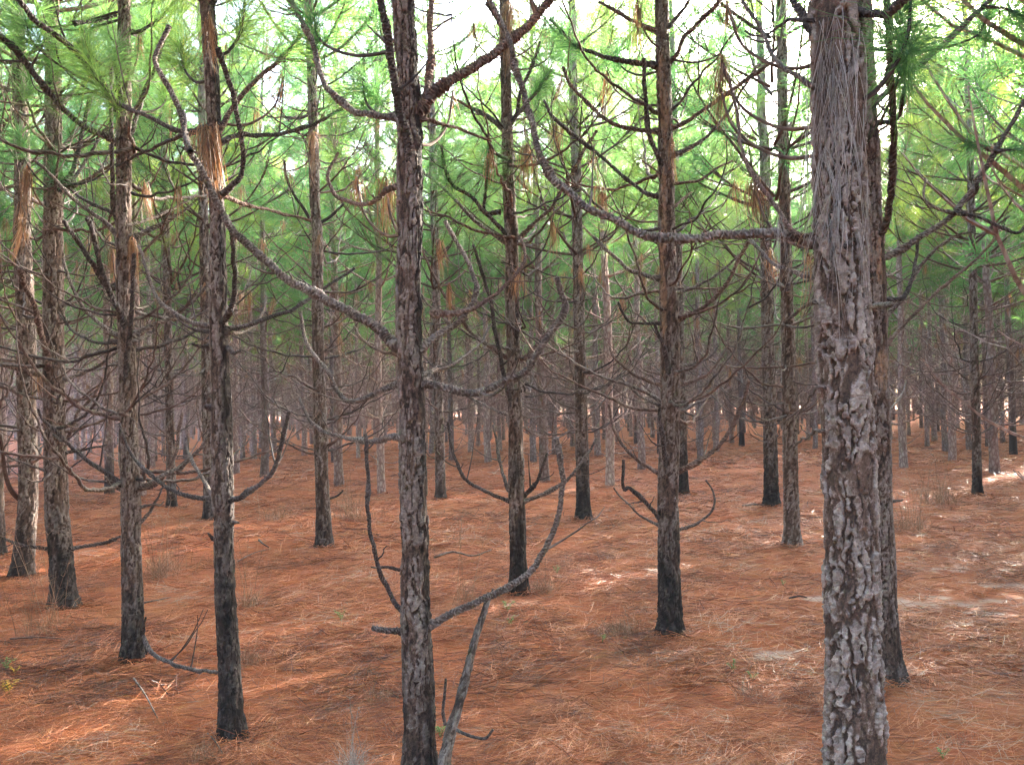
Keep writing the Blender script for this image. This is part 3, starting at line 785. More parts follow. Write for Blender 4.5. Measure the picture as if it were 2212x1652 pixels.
# big tree on the right with flaking grey plates
big_root, big_org, big_cen = detailed_tree('biggest pine, pale flaking bark plates and grey needles hanging on its trunk', 2.62,
    TR(('C', 1005, 0, 285), ('C', 1020, 800, 292), ('C', 1022, 1500, 304), ('F', 1038, 400, 302), ('F', 1058, 800, 306), ('F', 1068, 1200, 302), ('F', 1083, 1650, 302), ('I', 1090, 400, 308), ('I', 1097, 800, 316), ('I', 1107, 1100, 326), ('I', 1115, 1650, 348)),
    [(P('C', 850, 1440, 760, 1415, 700, 1402, 500, 1400, 300, 1410, 150, 1430, 0, 1415) + P('B', 1950, 1415, 1800, 1390, 1650, 1310, 1500, 1240, 1350, 1110, 1270, 1030, 1210, 900, 1160, 700, 1120, 550, 1080, 430, 1060, 330, 1030, 230, 960, 80, 900, -20), 72, 40, .45, 'g'),
     (P('C', 760, 1390, 650, 1250, 540, 1090, 460, 980, 420, 750, 370, 520, 320, 360), 32, 20, .35, 'b', 'h'),
     (P('C', 865, 195, 820, 130, 780, 60, 735, -20), 46, 40, .1, 'd'),
     (P('C', 1060, 90, 1150, 75, 1290, 88, 1350, 50, 1430, -30), 58, 50, -.2, 'd'),
     (P('C', 860, 510, 750, 440, 640, 360, 580, 230, 500, 100, 440, -10), 36, 24, .3, 'g'),
     (P('C', 800, 120, 700, 130, 600, 200, 520, 215, 460, 190), 24, 16, .4, 'd'),
     (P('F', 890, 250, 780, 225, 640, 160, 560, 90, 490, 20) + P('C', 440, 1370), 32, 22, .4, 'g'),
     (P('F', 880, 385, 820, 410, 760, 450, 710, 510), 30, 22, .3, 'g'),
     (P('F', 910, 1150, 830, 1190, 760, 1240), 24, 16, .6, 'g'),
     (P('F', 890, 900, 800, 1020, 760, 1080), 18, 12, .6, 'g'),
     (P('F', 1070, 68, 1075, 62), 62, 50, -.09, 'd')],
    char_h=0, amp=.0105, seed=5, big=True, step=.0034, sides=180,
    hangs=[(*P('C', 320, 370)[0], .36, 180, 110, 110), (*P('C', 300, 520)[0], .36, 200, 80, 60), (*P('C', 510, 1090)[0], .42, 220, 150, 150), (*P('C', 350, 40)[0], .3, 150, 120, 60)],
    tips=[(*P('C', 1450, -10)[0], -.1, .3)])

def trunk_drape():
    """weathered needles caught in the bark of the big trunk"""
    rs = np.random.RandomState(77); mb = MB(); n = 210
    px = rs.normal(940, 75, n); px = np.where(rs.uniform(size=n) < .25, rs.uniform(900, 1180, n), px)
    zpick = rs.uniform(0, 1, n) ** .8
    t = np.linspace(0, 1, 7)
    Pk = np.empty((n, 7, 3)); bun = rs.randint(0, 26, n); bx = rs.normal(950, 80, 26); by = rs.uniform(120, 1560, 26)
    for i in range(n):
        if rs.uniform() < .7: x, y = bx[bun[i]] + rs.normal(0, 16), by[bun[i]] + rs.normal(0, 25)
        else: x, y = px[i], 120 + 1450 * zpick[i]
        q = P('C', x, y)[0]; L = rs.uniform(.13, .30); dr = rs.normal(-.03, .10)
        p0 = at(q[0], q[1], 2.62) - big_org
        for k in range(7):
            z = p0[2] - L * t[k]
            xx = p0[0] + dr * L * t[k] * 1.6 + rs.normal(0, .0005)
            c = big_cen(z); rr = .083
            dx = np.clip(xx - c[0], -.9 * rr, .9 * rr)
            out = math.sqrt(rr * rr - dx * dx) + .006 + .012 * math.sin(math.pi * min(1, t[k] * 1.1))
            Pk[i, k] = (xx, c[1] - out, z)
    side = unit(np.stack([np.ones(n), rs.normal(0, .5, n), rs.normal(0, .1, n)], -1))
    V, F = strips(Pk, .0016 * (1 - .6 * t ** 3)[None, :] * np.ones((n, 1)), side)
    mb.add(V, F, rnd=np.repeat(rs.uniform(size=n), 14))
    # loose strands beside the left edge
    for k in range(3): drape(mb, at(*P('C', 825 - 8 * k, 760 + 330 * k)[0], 2.66) - big_org, rs, 10, .34, .02, .0018)
    mb.build('hanging_needles', DEADGREY, big_root, False)['label'] = 'grey weathered needles draped down the flaking trunk'
    m2 = MB()
    drape(m2, at(*P('F', 815, 0)[0], 2.6) - big_org, rs, 5, .30, .02, .0022); drape(m2, at(*P('F', 838, 130)[0], 2.6) - big_org, rs, 4, .32, .015, .0022)
    m2.build('hanging_needles', DEAD, big_root, False)
trunk_drape()

# the tree right behind it
detailed_tree('pine standing half hidden close behind the biggest flaking trunk', 4.55,
    TR(('C', 1140, 0, 140), ('C', 1160, 400, 140), ('C', 1180, 800, 145), ('C', 1195, 1300, 150), ('F', 1205, 0, 155), ('F', 1222, 400, 158), ('F', 1225, 800, 160), ('F', 1240, 1200, 162), ('F', 1250, 1650, 165), ('I', 1265, 400, 170), ('I', 1275, 800, 174), ('I', 1305, 1140, 190)),
    [(P('C', 1240, 1450, 1300, 1330, 1330, 1150, 1345, 900, 1345, 720, 1320, 400, 1310, 110, 1300, -20), 48, 32, -.9, 'd'),
     (P('C', 1345, 720, 1390, 660, 1415, 440, 1400, 280), 26, 18, -.7, 'd', 'T'),
     (P('C', 1270, 1545, 1400, 1485, 1530, 1400, 1700, 1280, 1850, 1080, 1950, 910, 2050, 740, 2140, 570), 46, 26, .1, 'g'),
     (P('C', 1700, 1275, 1830, 1290, 1950, 1340, 2080, 1390, 2124, 1350), 22, 18, .05, 'd'),
     (P('C', 1700, 1275, 1600, 1240, 1530, 1180, 1530, 1060), 20, 14, .05, 'g'),
     (P('C', 1950, 910, 1860, 870, 1740, 835), 20, 14, .1, 'b', 't'), (P('C', 1950, 910, 2050, 890, 2140, 895), 20, 14, .1, 'd', 't'),
     (P('C', 1840, 1100, 1830, 1160, 1740, 1230), 18, 10, .1, 'd'),
     (P('C', 1255, 590, 1350, 520, 1500, 390, 1650, 260, 1800, 120, 1940, -20), 42, 32, .2, 'g'),
     (P('C', 1880, 45, 2000, 50, 2124, 100), 18, 12, .2, 'd', 't'),
     (P('F', 1230, 530, 1310, 460, 1400, 370, 1470, 230, 1540, 130, 1700, 0) + P('C', 1830, 1380), 34, 18, .3, 'g'),
     (P('F', 1400, 365, 1450, 260, 1480, 110, 1490, 0) + P('C', 1490, 1400), 28, 20, .1, 'd'),
     (P('F', 1300, 640, 1400, 530, 1550, 380, 1700, 250, 1850, 120, 1960, 0), 28, 16, .5, 'b'),
     (P('F', 1210, 425, 1260, 405, 1330, 400), 32, 24, -.8, 'g'),
     (P('F', 1290, 240, 1350, 215, 1440, 165), 16, 10, .3, 'g'), (P('F', 1300, 1050, 1380, 960, 1420, 860), 20, 10, .4, 'g'),
     (P('C', 1240, 800, 1330, 740, 1440, 745), 20, 10, .3, 'b'), (P('C', 1240, 610, 1290, 660, 1340, 665), 20, 12, -.3, 'b'),
     (P('I', 1340, 80, 1400, 70), 16, 8, .1, 'd')],
    char_h=.15, orange_patch=[(1.62, .10, -1.2, .6), (2.15, .12, -1.3, .35)], amp=.007, seed=7, step=.007, sides=80,  # small orange patches mixed into the bark colour
    tips=[(*P('C', 1400, 230)[0], -.6, .1), (*P('C', 1900, 90)[0], .3, .3)])

# left row
detailed_tree('pine with a charred foot sending one low black branch along the ground', 5.37,
    TR(('A', 742, 0, 66), ('A', 740, 400, 74), ('A', 740, 800, 80), ('A', 738, 1200, 84), ('D', 742, 0, 88), ('D', 748, 400, 92), ('D', 765, 900, 100), ('D', 768, 1300, 104), ('G', 780, 0, 108), ('G', 785, 400, 112), ('G', 795, 800, 118), ('G', 797, 985, 126)),
    [(P('D', 720, 1470, 640, 1410, 540, 1350, 430, 1260, 350, 1170, 260, 1100, 230, 1030), 34, 16, -.3, 'd'),
     (P('D', 810, 1500, 900, 1470, 960, 1430, 1060, 1390, 1150, 1310, 1220, 1230, 1270, 1130), 36, 18, -.2, 'g'),
     (P('D', 810, 1510, 900, 1490, 980, 1420, 1050, 1290, 1070, 1150, 1090, 1050), 28, 18, .2, 'b'),
     (P('D', 710, 1500, 660, 1480, 630, 1430), 22, 10, -.2, 'g'),
     (P('D', 750, 590, 730, 470, 680, 380, 640, 280, 600, 180, 560, 0) + P('A', 520, 1300), 42, 28, -.3, 'd'),
     (P('D', 640, 290, 560, 170, 500, 80, 450, 0) + P('A', 380, 1320), 38, 24, -.3, 'd'),
     (P('D', 690, 580, 600, 520, 500, 420, 440, 310, 390, 180, 380, 100), 30, 18, .2, 'g'),
     (P('D', 690, 625, 580, 632, 460, 580, 400, 520, 350, 450), 24, 14, .2, 'd'),
     (P('D', 820, 580, 900, 530, 1030, 480, 1130, 400, 1240, 290), 36, 22, .2, 'g'),
     (P('D', 820, 620, 900, 580, 960, 500, 1010, 420), 22, 12, .3, 'g'),
     (P('D', 752, 900, 755, 750, 780, 550, 790, 300, 800, 100), 38, 24, -.25, 'd'),
     (P('G', 850, 880, 910, 980, 1020, 1040, 1150, 1080, 1295, 1100), 30, 20, -.55, 'd'), (P('G', 850, 880, 870, 765), 20, 12, -.1, 'd'),
     (P('G', 840, 205, 900, 130, 940, 60, 975, -20), 20, 12, .1, 'g'), (P('G', 920, 100, 955, 100, 980, 80), 12, 8, .1, 'g'),
     (P('A', 690, 1390, 620, 1320, 520, 1250, 400, 1150, 280, 1020, 200, 960), 32, 20, .2, 'g'),
     (P('A', 700, 1300, 672, 1200, 670, 900, 660, 600, 665, 380), 30, 22, -.3, 'd'),
     (P('A', 700, 1275, 600, 1240, 500, 1190, 420, 1130), 28, 18, .2, 'd'),
     (P('A', 790, 1420, 900, 1370, 1020, 1310, 1150, 1220), 30, 18, .2, 'g'), (P('A', 780, 1345, 940, 1290, 1160, 1180), 24, 14, .4, 'g'),
     (P('A', 725, 670, 702, 500, 682, 370), 28, 20, -.2, 'd'),
     (P('A', 780, 800, 820, 680, 870, 530, 930, 400, 990, 200, 1020, 150), 28, 20, .2, 'd', 't'),
     (P('A', 700, 850, 620, 810, 480, 740, 360, 630, 230, 480, 120, 330, 0, 210), 42, 30, -.5, 'd'),
     (P('A', 705, 645, 620, 510, 550, 440, 460, 320, 340, 215, 200, 110, 100, -20), 42, 34, -.6, 'd'),
     (P('A', 740, 180, 830, 190, 930, 130, 1000, 60), 30, 18, .1, 'd', 't'), (P('A', 440, 140, 560, 130, 700, 95), 24, 20, .2, 'd')],
    char_h=.5, gen_dead=(1.0, 3.2, .5), amp=.006, seed=9, step=.008, sides=60,
    hangs=[(*P('A', 790, 1430)[0], -.08, 280, 90, 90), (*P('A', 860, 1100)[0], .1, 260, 90, 70), (*P('A', 670, 1480)[0], .3, 260, 90, 70), (*P('A', 830, 220)[0], .1, 120, 80, 50)],
    tips=[(*P('A', 150, 120)[0], -.4, -.3), (*P('A', 330, 260)[0], -.2, .2), (*P('A', 560, 330)[0], .2, 0), (*P('A', 60, 60)[0], .6, -.3), (*P('A', 250, 60)[0], .5, .3), (*P('A', 640, 90)[0], .3, .2), (*P('A', 900, 330)[0], .4, .3), (*P('A', 1000, 520)[0], .5, .1), (*P('A', 430, 330)[0], .5, -.2), (*P('A', 880, 90)[0], .5, .2), (*P('A', 180, 450)[0], .6, .1), (*P('A', 700, 260)[0], -.2, .1), (*P('A', 500, 180)[0], .1, -.1)])
detailed_tree('stout pine with smoke black foot, second from the lower left row', 6.83,
    TR(('A', 300, 0, 84), ('A', 318, 500, 92), ('A', 320, 1000, 98), ('D', 318, 0, 108), ('D', 318, 500, 118), ('D', 325, 1000, 120), ('D', 338, 1600, 132), ('G', 360, 350, 132), ('G', 385, 690, 150)),
    [(P('G', 290, 360, 200, 350, 120, 335, 40, 305, -20, 275), 28, 16, -.3, 'd'), (P('G', 410, 362, 500, 345, 620, 325, 720, 285), 28, 18, .2, 'd'),
     (P('D', 300, 850, 290, 760, 275, 680, 240, 560, 210, 420, 150, 300, 120, 190), 42, 26, -.4, 'b'), (P('D', 260, 830, 150, 800, 50, 765, -20, 750), 32, 22, -.2, 'b'),
     (P('D', 380, 850, 480, 820, 600, 760, 700, 680), 28, 16, -.1, 'g'), (P('D', 400, 1285, 500, 1270, 640, 1240), 22, 12, .2, 'd'),
     (P('D', 390, 1230, 440, 1120, 470, 1040, 560, 950, 610, 850), 24, 14, .1, 'b'), (P('D', 380, 405, 500, 370, 600, 310), 26, 14, .2, 'g'),
     (P('A', 370, 620, 450, 540, 550, 440), 30, 20, .2, 'g'), (P('A', 300, 560, 305, 400, 300, 300), 30, 18, -.2, 'd'),
     (P('A', 380, 1100, 440, 1000, 480, 850, 510, 700, 530, 580), 34, 22, .1, 'd'), (P('A', 400, 1110, 500, 980, 590, 830), 26, 20, .2, 'd'),
     (P('A', 440, 1110, 560, 1050, 660, 990), 28, 18, .1, 'b')],
    char_h=.65, amp=.007, seed=10, step=.010, sides=56, gen_dead=(.9, 4.0), zgen=4.2,
    tips=[(*P('A', 100, 780)[0], -.6, -.3), (*P('A', 330, 960)[0], -.1, .1)], hangs=[(*P('A', 165, 990)[0], -.3, 320, 110, 130), (*P('D', 230, 830)[0], -.1, 120, 60, 40)])
detailed_tree('pine at the far left edge leaning over a twisted grey limb', 8.1,
    TR(('A', 100, 0, 70), ('A', 125, 700, 82), ('A', 135, 1200, 88), ('D', 132, 0, 95), ('D', 155, 500, 102), ('D', 160, 1000, 108), ('G', 170, 0, 112), ('G', 150, 300, 112), ('G', 132, 515, 118)),
    [(P('D', 110, 1560, 60, 1500, 30, 1400, 15, 1280, 0, 1180), 34, 22, -.5, 'b')], char_h=.3, amp=.007, seed=12, step=.012, sides=48, gen_dead=(.7, 4.6), zgen=4.7)
detailed_tree('slim grey pine with a short twig at its foot, left of the middle tree', 9.3,
    TR(('A', 1845, 100, 50), ('A', 1868, 600, 56), ('A', 1880, 1200, 62), ('D', 1895, 0, 64), ('D', 1900, 600, 72), ('D', 1915, 1200, 80), ('G', 1925, 0, 84), ('G', 1938, 350, 96)),
    [(P('G', 1970, 60, 2020, 40, 2050, 10), 18, 10, .1, 'd'), (P('A', 1870, 1340, 1810, 1240, 1760, 1170, 1710, 1060, 1700, 960), 24, 18, -.1, 'd', 'h'), (P('A', 1915, 1330, 1980, 1290, 2050, 1220), 26, 16, 0, 'd')],
    char_h=.2, amp=.007, seed=14, step=.012, sides=44, gen_dead=(.9, 5.2), zgen=5.2, hangs=[(*P('A', 1870, 790)[0], -.06, 330, 110, 90)])
detailed_tree('straight pine centre ground with black foot and upswept lower limbs', 6.88,
    TR(('B', 1008, 0, 60), ('B', 1014, 400, 64), ('B', 1022, 800, 68), ('B', 1036, 1200, 74), ('E', 1050, 0, 82), ('E', 1055, 400, 82), ('E', 1066, 900, 84), ('E', 1078, 1300, 92), ('H', 1080, 0, 98), ('H', 1088, 350, 100), ('H', 1092, 615, 108)),
    [(P('E', 1035, 1575, 900, 1520, 780, 1450, 720, 1340, 690, 1240, 670, 1100), 26, 16, -.2, 'd'), (P('E', 1030, 1500, 990, 1380, 960, 1230, 940, 1120), 24, 14, .2, 'g'),
     (P('E', 1130, 1540, 1200, 1460, 1230, 1380, 1262, 1290), 28, 16, -.2, 'd'), (P('E', 1140, 1570, 1250, 1530, 1380, 1450, 1480, 1330, 1560, 1200), 28, 16, .2, 'g'),
     (P('E', 1078, 1065, 1040, 970, 1010, 850, 980, 700, 950, 560, 930, 400, 870, 200, 820, 50), 32, 20, -.3, 'd'), (P('E', 1060, 1065, 960, 1040, 850, 980, 780, 950), 18, 10, .2, 'g'),
     (P('E', 1100, 1070, 1180, 1080, 1260, 1060), 18, 10, .2, 'g'), (P('E', 1010, 715, 930, 660, 830, 590, 740, 480, 620, 300, 540, 130, 520, 80), 28, 18, .2, 'b'),
     (P('E', 1135, 715, 1220, 620, 1300, 520, 1380, 400), 26, 16, .2, 'b'), (P('E', 1075, 700, 1082, 500, 1085, 300, 1120, 150), 32, 18, -.2, 'd'),
     (P('B', 1005, 1440, 900, 1370, 800, 1290, 700, 1180, 600, 1090, 520, 1030), 30, 18, .2, 'g'), (P('B', 1040, 1445, 980, 1360, 890, 1270, 800, 1170, 700, 1110, 650, 1000, 630, 860), 30, 20, -.3, 'd', 'T'),
     (P('B', 890, 1262, 900, 1100, 915, 880), 22, 16, -.2, 'd', 'T'), (P('B', 1100, 1420, 1200, 1320, 1290, 1240, 1340, 1150, 1420, 1020, 1480, 900, 1560, 780), 28, 18, .1, 'b'),
     (P('B', 980, 755, 900, 690, 800, 640, 740, 610), 30, 22, .1, 'g', 't'), (P('B', 1030, 752, 1080, 680, 1100, 560, 1160, 420, 1220, 250), 28, 18, -.2, 'd'),
     (P('B', 1040, 740, 1140, 620, 1220, 520, 1290, 420), 28, 22, .1, 'g', 'T'), (P('B', 1010, 180, 960, 100, 900, 20), 40, 30, -.1, 'd')],
    char_h=.75, gen_dead=(1.3, 3.9, .5), amp=.006, seed=16, step=.010, sides=50,
    hangs=[(*P('B', 1140, 870)[0], -.2, 300, 100, 150), (*P('B', 1040, 20)[0], -.1, 420, 130, 160), (*P('B', 1320, 740)[0], .1, 240, 100, 90), (*P('B', 620, 1440)[0], .2, 240, 80, 90), (*P('B', 1250, 120)[0], -.1, 260, 80, 60), (*P('B', 820, 150)[0], .1, 200, 80, 40)],
    tips=[(*P('B', 1220, 560)[0], .3, .2), (*P('B', 1300, 250)[0], .2, 0)])
detailed_tree('pine with peeled orange wood patches high on its trunk and black foot', 5.63,
    TR(('B', 1945, 0, 78), ('B', 1955, 400, 82), ('B', 1970, 800, 88), ('B', 1975, 1200, 94), ('E', 1978, 0, 98), ('E', 1990, 400, 112), ('E', 1998, 800, 114), ('E', 1992, 1300, 120), ('H', 1985, 0, 122), ('H', 1990, 400, 126), ('H', 1998, 845, 138)),
    [(P('E', 1930, 1410, 1830, 1350, 1730, 1260, 1660, 1140, 1630, 1000), 26, 16, .2, 'b'), (P('E', 1985, 1430, 1962, 1280, 1940, 1100, 1935, 1000), 32, 20, -.25, 'd'),
     (P('F', 60, 1400, 180, 1340, 300, 1250, 380, 1130, 440, 1000, 480, 860), 34, 22, -.2, 'b'), (P('H', 1940, 180, 1850, 80, 1760, 0) + P('E', 1720, 1500, 1718, 1330), 28, 18, -.2, 'd'),
     (P('H', 1920, 215, 1820, 160, 1700, 50, 1660, 0), 18, 10, .1, 'g'), (P('I', 60, 245, 150, 220, 240, 160, 275, 80, 262, 10) + P('F', 225, 1450), 20, 12, .1, 'g'),
     (P('E', 1930, 880, 1820, 840, 1740, 790, 1660, 720, 1640, 660), 24, 14, .1, 'b'), (P('E', 1920, 1000, 1800, 940, 1700, 830), 20, 12, .2, 'g'),
     (P('E', 1905, 515, 1770, 510, 1720, 460, 1690, 390), 22, 16, -.1, 'd'), (P('F', 60, 765, 150, 760, 240, 720, 300, 650), 20, 12, .1, 'g'),
     (P('F', 80, 480, 200, 430, 300, 340, 380, 220, 430, 120, 480, 30), 30, 24, -.3, 'b'), (P('F', 60, 330, 200, 280, 380, 150, 470, 50), 22, 14, .1, 'g'),
     (P('F', 70, 880, 180, 850, 280, 770, 350, 650), 24, 14, .2, 'b'), (P('F', 80, 1040, 180, 980, 260, 900), 18, 10, .2, 'g'), (P('E', 2000, 880, 1985, 780, 1960, 660, 1905, 520), 34, 20, -.2, 'd'),
     (P('E', 1890, 240, 1760, 200, 1700, 150, 1600, 60, 1540, 0), 30, 22, .2, 'g'), (P('B', 1880, 780, 1720, 760, 1620, 720, 1500, 610, 1400, 500, 1360, 400), 30, 22, .1, 'b'),
     (P('B', 1860, 1160, 1750, 1080, 1600, 950, 1450, 830, 1300, 700, 1240, 600), 26, 20, .3, 'd'), (P('B', 1860, 385, 1730, 370, 1600, 340, 1450, 280, 1350, 190, 1280, 110), 30, 22, .2, 'd', 'T'),
     (P('B', 1990, 380, 2050, 300) + P('C', 100, 215, 240, 80, 320, -10), 30, 26, -.2, 'b'), (P('B', 1990, 160, 2060, 80, 2130, -20), 26, 20, 0, 'd'),
     (P('B', 1890, 180, 1800, 140, 1680, 70, 1570, 10), 26, 20, .1, 'b'), (P('C', 50, 760, 180, 680, 350, 560, 480, 470, 640, 360), 28, 22, .2, 'b'),
     (P('C', 60, 920, 200, 840, 350, 680, 470, 490, 530, 400), 24, 16, .3, 'g'), (P('B', 1975, 1040, 1930, 950, 1870, 800, 1850, 600, 1838, 350), 34, 26, -.25, 'd'),
     (P('B', 2020, 1230, 2124, 1150), 20, 12, .2, 'b'), (P('C', 40, 1095, 180, 1080, 300, 1000, 380, 960), 20, 14, .2, 'b')],
    char_h=.65, orange_patch=[(3.5, .34, -1.8, .8), (2.75, .3, -2.1, .3), (2.25, .35, -2.5, .45)], gen_dead=(1.2, 3.6, .5), amp=.0065, seed=18, step=.009, sides=56,
    hangs=[(*P('B', 1575, 1120)[0], .2, 170, 90, 100), (*P('B', 1800, 10)[0], -.1, 330, 70, 60), (*P('B', 1620, 430)[0], .1, 200, 70, 60), (*P('C', 20, 830)[0], -.06, 260, 60, 60)],
    tips=[(*P('B', 1680, 300)[0], .4, 0), (*P('C', 340, 220)[0], .4, .2)])
def mk(label, reg, x, y, w, seed, char_h, H=9.6, top=None, gd=.6, **kw):
    bx, by = P(reg, x, y)[0]
    Yb = base_at(bx, by)[1]
    k = math.tan(-ROLL)
    h = 1150
    tr = [(bx - k * h * .98 + (top or 0), by - h, w * ZF * .62), (bx - k * h * .6 + (top or 0) * .6, by - h * .6, w * ZF * .74), (bx - k * h * .25, by - h * .25, w * ZF * .88), (bx, by, w * ZF * 1.05)]
    tr = [q for q in tr if at(q[0], q[1], Yb)[2] < 6.2]
    zl = 3.3
    return detailed_tree(label, Yb, tr, [], H=H, char_h=char_h, amp=.008, seed=seed, step=.016 if Yb < 12.6 else .024, sides=36 if Yb < 12.6 else 24, gen_dead=(gd, 3.2, 2.0), zgen=3.25, zlive=3.5, **kw)
mk('pine with a fluted grey trunk flaring at its foot, left of the biggest tree', 'I', 740, 352, 92, 20, .0, gd=1.2)
mk('pine with a blackened foot just behind the fluted grey one', 'I', 616, 90, 86, 21, .7)
mk('pine in the middle distance with dark flared foot, right of the upswept one', 'H', 1480, 178, 82, 22, .7, gd=1.0)
mk('lone thin pine on bare orange ground right of the biggest tree', 'I', 1846, 35, 52, 23, .5)
mk('pine whose trunk shows just left of the front dark one', 'G', 1255, 188, 72, 24, .4)
mk('slim pine left of the front dark trunk with forked base twigs', 'D', 1027, 1628, 54, 25, .3)
mk('pine half hidden behind the middle tree, just to its right', 'E', 627, 1565, 60, 26, .2)
mk('pine hidden behind the peeled orange trunk, edge showing at its right', 'E', 2075, 1535, 62, 27, .7)
mk('trunk cut by the left border of the photograph', 'G', -18, 395, 90, 28, .3)

# --- generic pines further in: shared meshes, one object per tree
BARKM = BARK_FAR
mids = []
for i in range(7):
    t, c, h = variant(40 + i, 'mid', H=10.3 + .4 * (i % 3), d=.14, zlive=3.1 + .15 * (i % 3), dead_mul=1.2)
    mids.append((arr_mesh('trunk', t, BARKM), arr_mesh('crown', c, NEEDLE, False), arr_mesh('hanging_needles', h, DEAD, False)))
fars = []
for i in range(7):
    t, c, h = variant(60 + i, 'far', H=10.3 + .4 * (i % 4), d=.14, zlive=3.2 + .2 * (i % 3))
    fars.append((arr_mesh('trunk', t, BARKM), arr_mesh('crown', c, NEEDLE, False), arr_mesh('hanging_needles', h, DEAD, False)))
RS = np.random.RandomState(5)
MIDL = [('E', 1250, 1460, 58, 'dark footed pine seen between the upswept tree and the flared one'), ('E', 1637, 1500, 52, 'slim pine close left of the peeled orange trunk'),
        ('E', 275, 1532, 48, 'thin pine close left of the middle tree'), ('E', 20, 1482, 56, 'pine just right of the slim grey one with the foot twig'),
        ('D', 1577, 1432, 50, 'black footed pine right of the front dark trunk'), ('D', 848, 1560, 48, 'pine peeping out behind the tree with the ground branch'),
        ('D', 655, 1530, 60, 'pine left of the tree with the ground branch, dark lower trunk'), ('D', 1408, 1412, 44, 'pine touching the right side of the front dark trunk'),
        ('F', 1405, 1378, 46, 'grey pine just right of the biggest tree and its shadowing neighbour'), ('F', 1695, 1345, 44, 'pine left of the lone thin one, close beside a shorter trunk'),
        ('F', 1950, 1416, 56, 'sturdy pine right of the lone thin one'), ('F', 190, 1320, 36, 'slim pine right of the peeled orange trunk'),
        ('F', 285, 1282, 33, 'second slim pine right of the peeled orange trunk'), ('F', 437, 1250, 33, 'dark slim pine left of the blackened foot behind the fluted one'),
        ('E', 910, 1342, 40, 'dark lower trunk midway between middle tree and upswept tree'), ('E', 805, 1287, 30, 'very thin dark pine right of the middle tree'),
        ('E', 690, 1335, 32, 'thin pine between the middle tree and a very thin dark one'), ('E', 1180, 1342, 38, 'pine touching the right side of the upswept tree'),
        ('E', 1825, 1390, 44, 'pine left of the peeled orange trunk with a bent twig before it'), ('E', 1565, 1302, 42, 'pine right of the dark flared foot'),
        ('F', 2060, 1302, 46, 'pine nearest the right border of the photograph'), ('F', 1655, 1282, 34, 'short looking dark trunk left of a taller one by the lone pine'),
        ('D', 1820, 1305, 36, 'pine left of the slim grey one with the foot twig'), ('D', 1515, 1332, 36, 'pine left of the black footed one near the front dark trunk'),
        ('E', 1310, 1300, 34, 'thin pine right behind the dark footed one by the upswept tree'), ('F', 1915, 1252, 36, 'pine tucked left of the sturdy one on the right'),
        ('D', 1640, 1290, 34, 'slender pine midway between black footed and slim grey ones'), ('D', 1110, 1330, 40, 'slender pine close right of the forked twig one'),
        ('D', 460, 1330, 36, 'thin pine between the stout smoke black tree and the ground branch one'), ('F', 1590, 1218, 32, 'thin pale pine halfway between biggest tree and lone one'),
        ('F', 1545, 1180, 26, 'thin pine beside the pale one halfway to the lone tree')]
for i, (reg, x, y, w, lab) in enumerate(MIDL):
    bx, by = P(reg, x, y)[0]; b_ = base_at(bx, by)
    s = w * ZF * b_[1] / FPX / .14
    place_variant(mids[i % 7], b_[0], b_[1], RS.uniform(0, 6.28), (min(max(s, .7), 1.25), RS.uniform(.94, 1.06)), lab, 'pine trees of the stand')

# rows of the plantation beyond, and where the picture needs no single tree the same rows as one mass
ang = math.radians(17); U = np.array([math.cos(ang), math.sin(ang)]); W_ = np.array([-math.sin(ang), math.cos(ang)])
cand = []
for i in range(-70, 71):
    for j in range(-60, 90):
        p = U * i * 2.6 + W_ * j * 1.85 + RS.normal(0, .28, 2)
        if RS.uniform() < .07: continue
        cand.append(p)
for i in range(-45, 46):            # further off the rows close up into a wall
    for j in range(10, 60):
        p = U * (i + .5) * 2.9 + W_ * (j + .5) * 2.0 + RS.normal(0, .4, 2)
        if np.hypot(*p) > 66 and RS.uniform() < .3: cand.append(p)
cand = np.array(cand)
d = np.hypot(cand[:, 0], cand[:, 1]); o_ = np.argsort(d); cand = cand[o_]; d = d[o_]
sp = np.array(SPOTS)
n_ind = len(SPOTS); mass = []; far_n = 0
for p, dd in zip(cand, d):
    if dd > 50 and RS.uniform() < .2: continue
    if dd > 108 + 6 * math.sin(p[0] * .21): continue
    inview = p[1] > 1 and abs(p[0] / p[1]) < .605
    near = np.min(np.hypot(sp[:, 0] - p[0], sp[:, 1] - p[1]))
    if near < (1.7 if dd < 26 else .9): continue
    if inview and dd < 22.5: continue
    if dd < 3.6 or (p[1] > 0 and abs(p[0] / max(p[1], .1)) < .72 and dd < 6): continue
    if inview and n_ind < 296:
        v = mids[RS.randint(7)] if dd < 27 else fars[RS.randint(7)]
        place_variant(v, p[0], p[1], RS.uniform(0, 6.28), (RS.uniform(.8, 1.2), RS.uniform(.9, 1.1)), 'slim grey pine in the crowded distance among many alike', 'distant pine trees of the stand')
        n_ind += 1
    elif (inview or dd < 26 or (p[1] > 0 and p[0] > 0 and dd < 75)) and not (p[1] < 0 and dd > 16):
        mass.append((p, dd))
print('individual pines', n_ind, 'mass', len(mass))
protos = bpy.data.collections.new('pine_patterns')      # kept out of the scene: only the two forests below draw from it
for i in range(6):
    acc = variant(80 + i, 'deep', H=9.6 + .35 * (i % 4), d=.15, zlive=3.2)
    out = MB(); mi = []
    for k, arr in enumerate(acc):
        arr[2].setdefault('rnd', np.full(len(arr[0]), .5)); arr[2].setdefault('char', np.zeros(len(arr[0]))); arr[2].pop('scale', None)
        out.add(arr[0], arr[1], **arr[2]); mi.append(np.full(len(arr[1]), k))
    me = out.mesh('pine_pattern', BARKM, False); me.materials.append(NEEDLE); me.materials.append(DEAD)
    me.polygons.foreach_set('material_index', np.concatenate(mi).astype(np.int32))
    protos.objects.link(bpy.data.objects.new('pine_pattern', me))

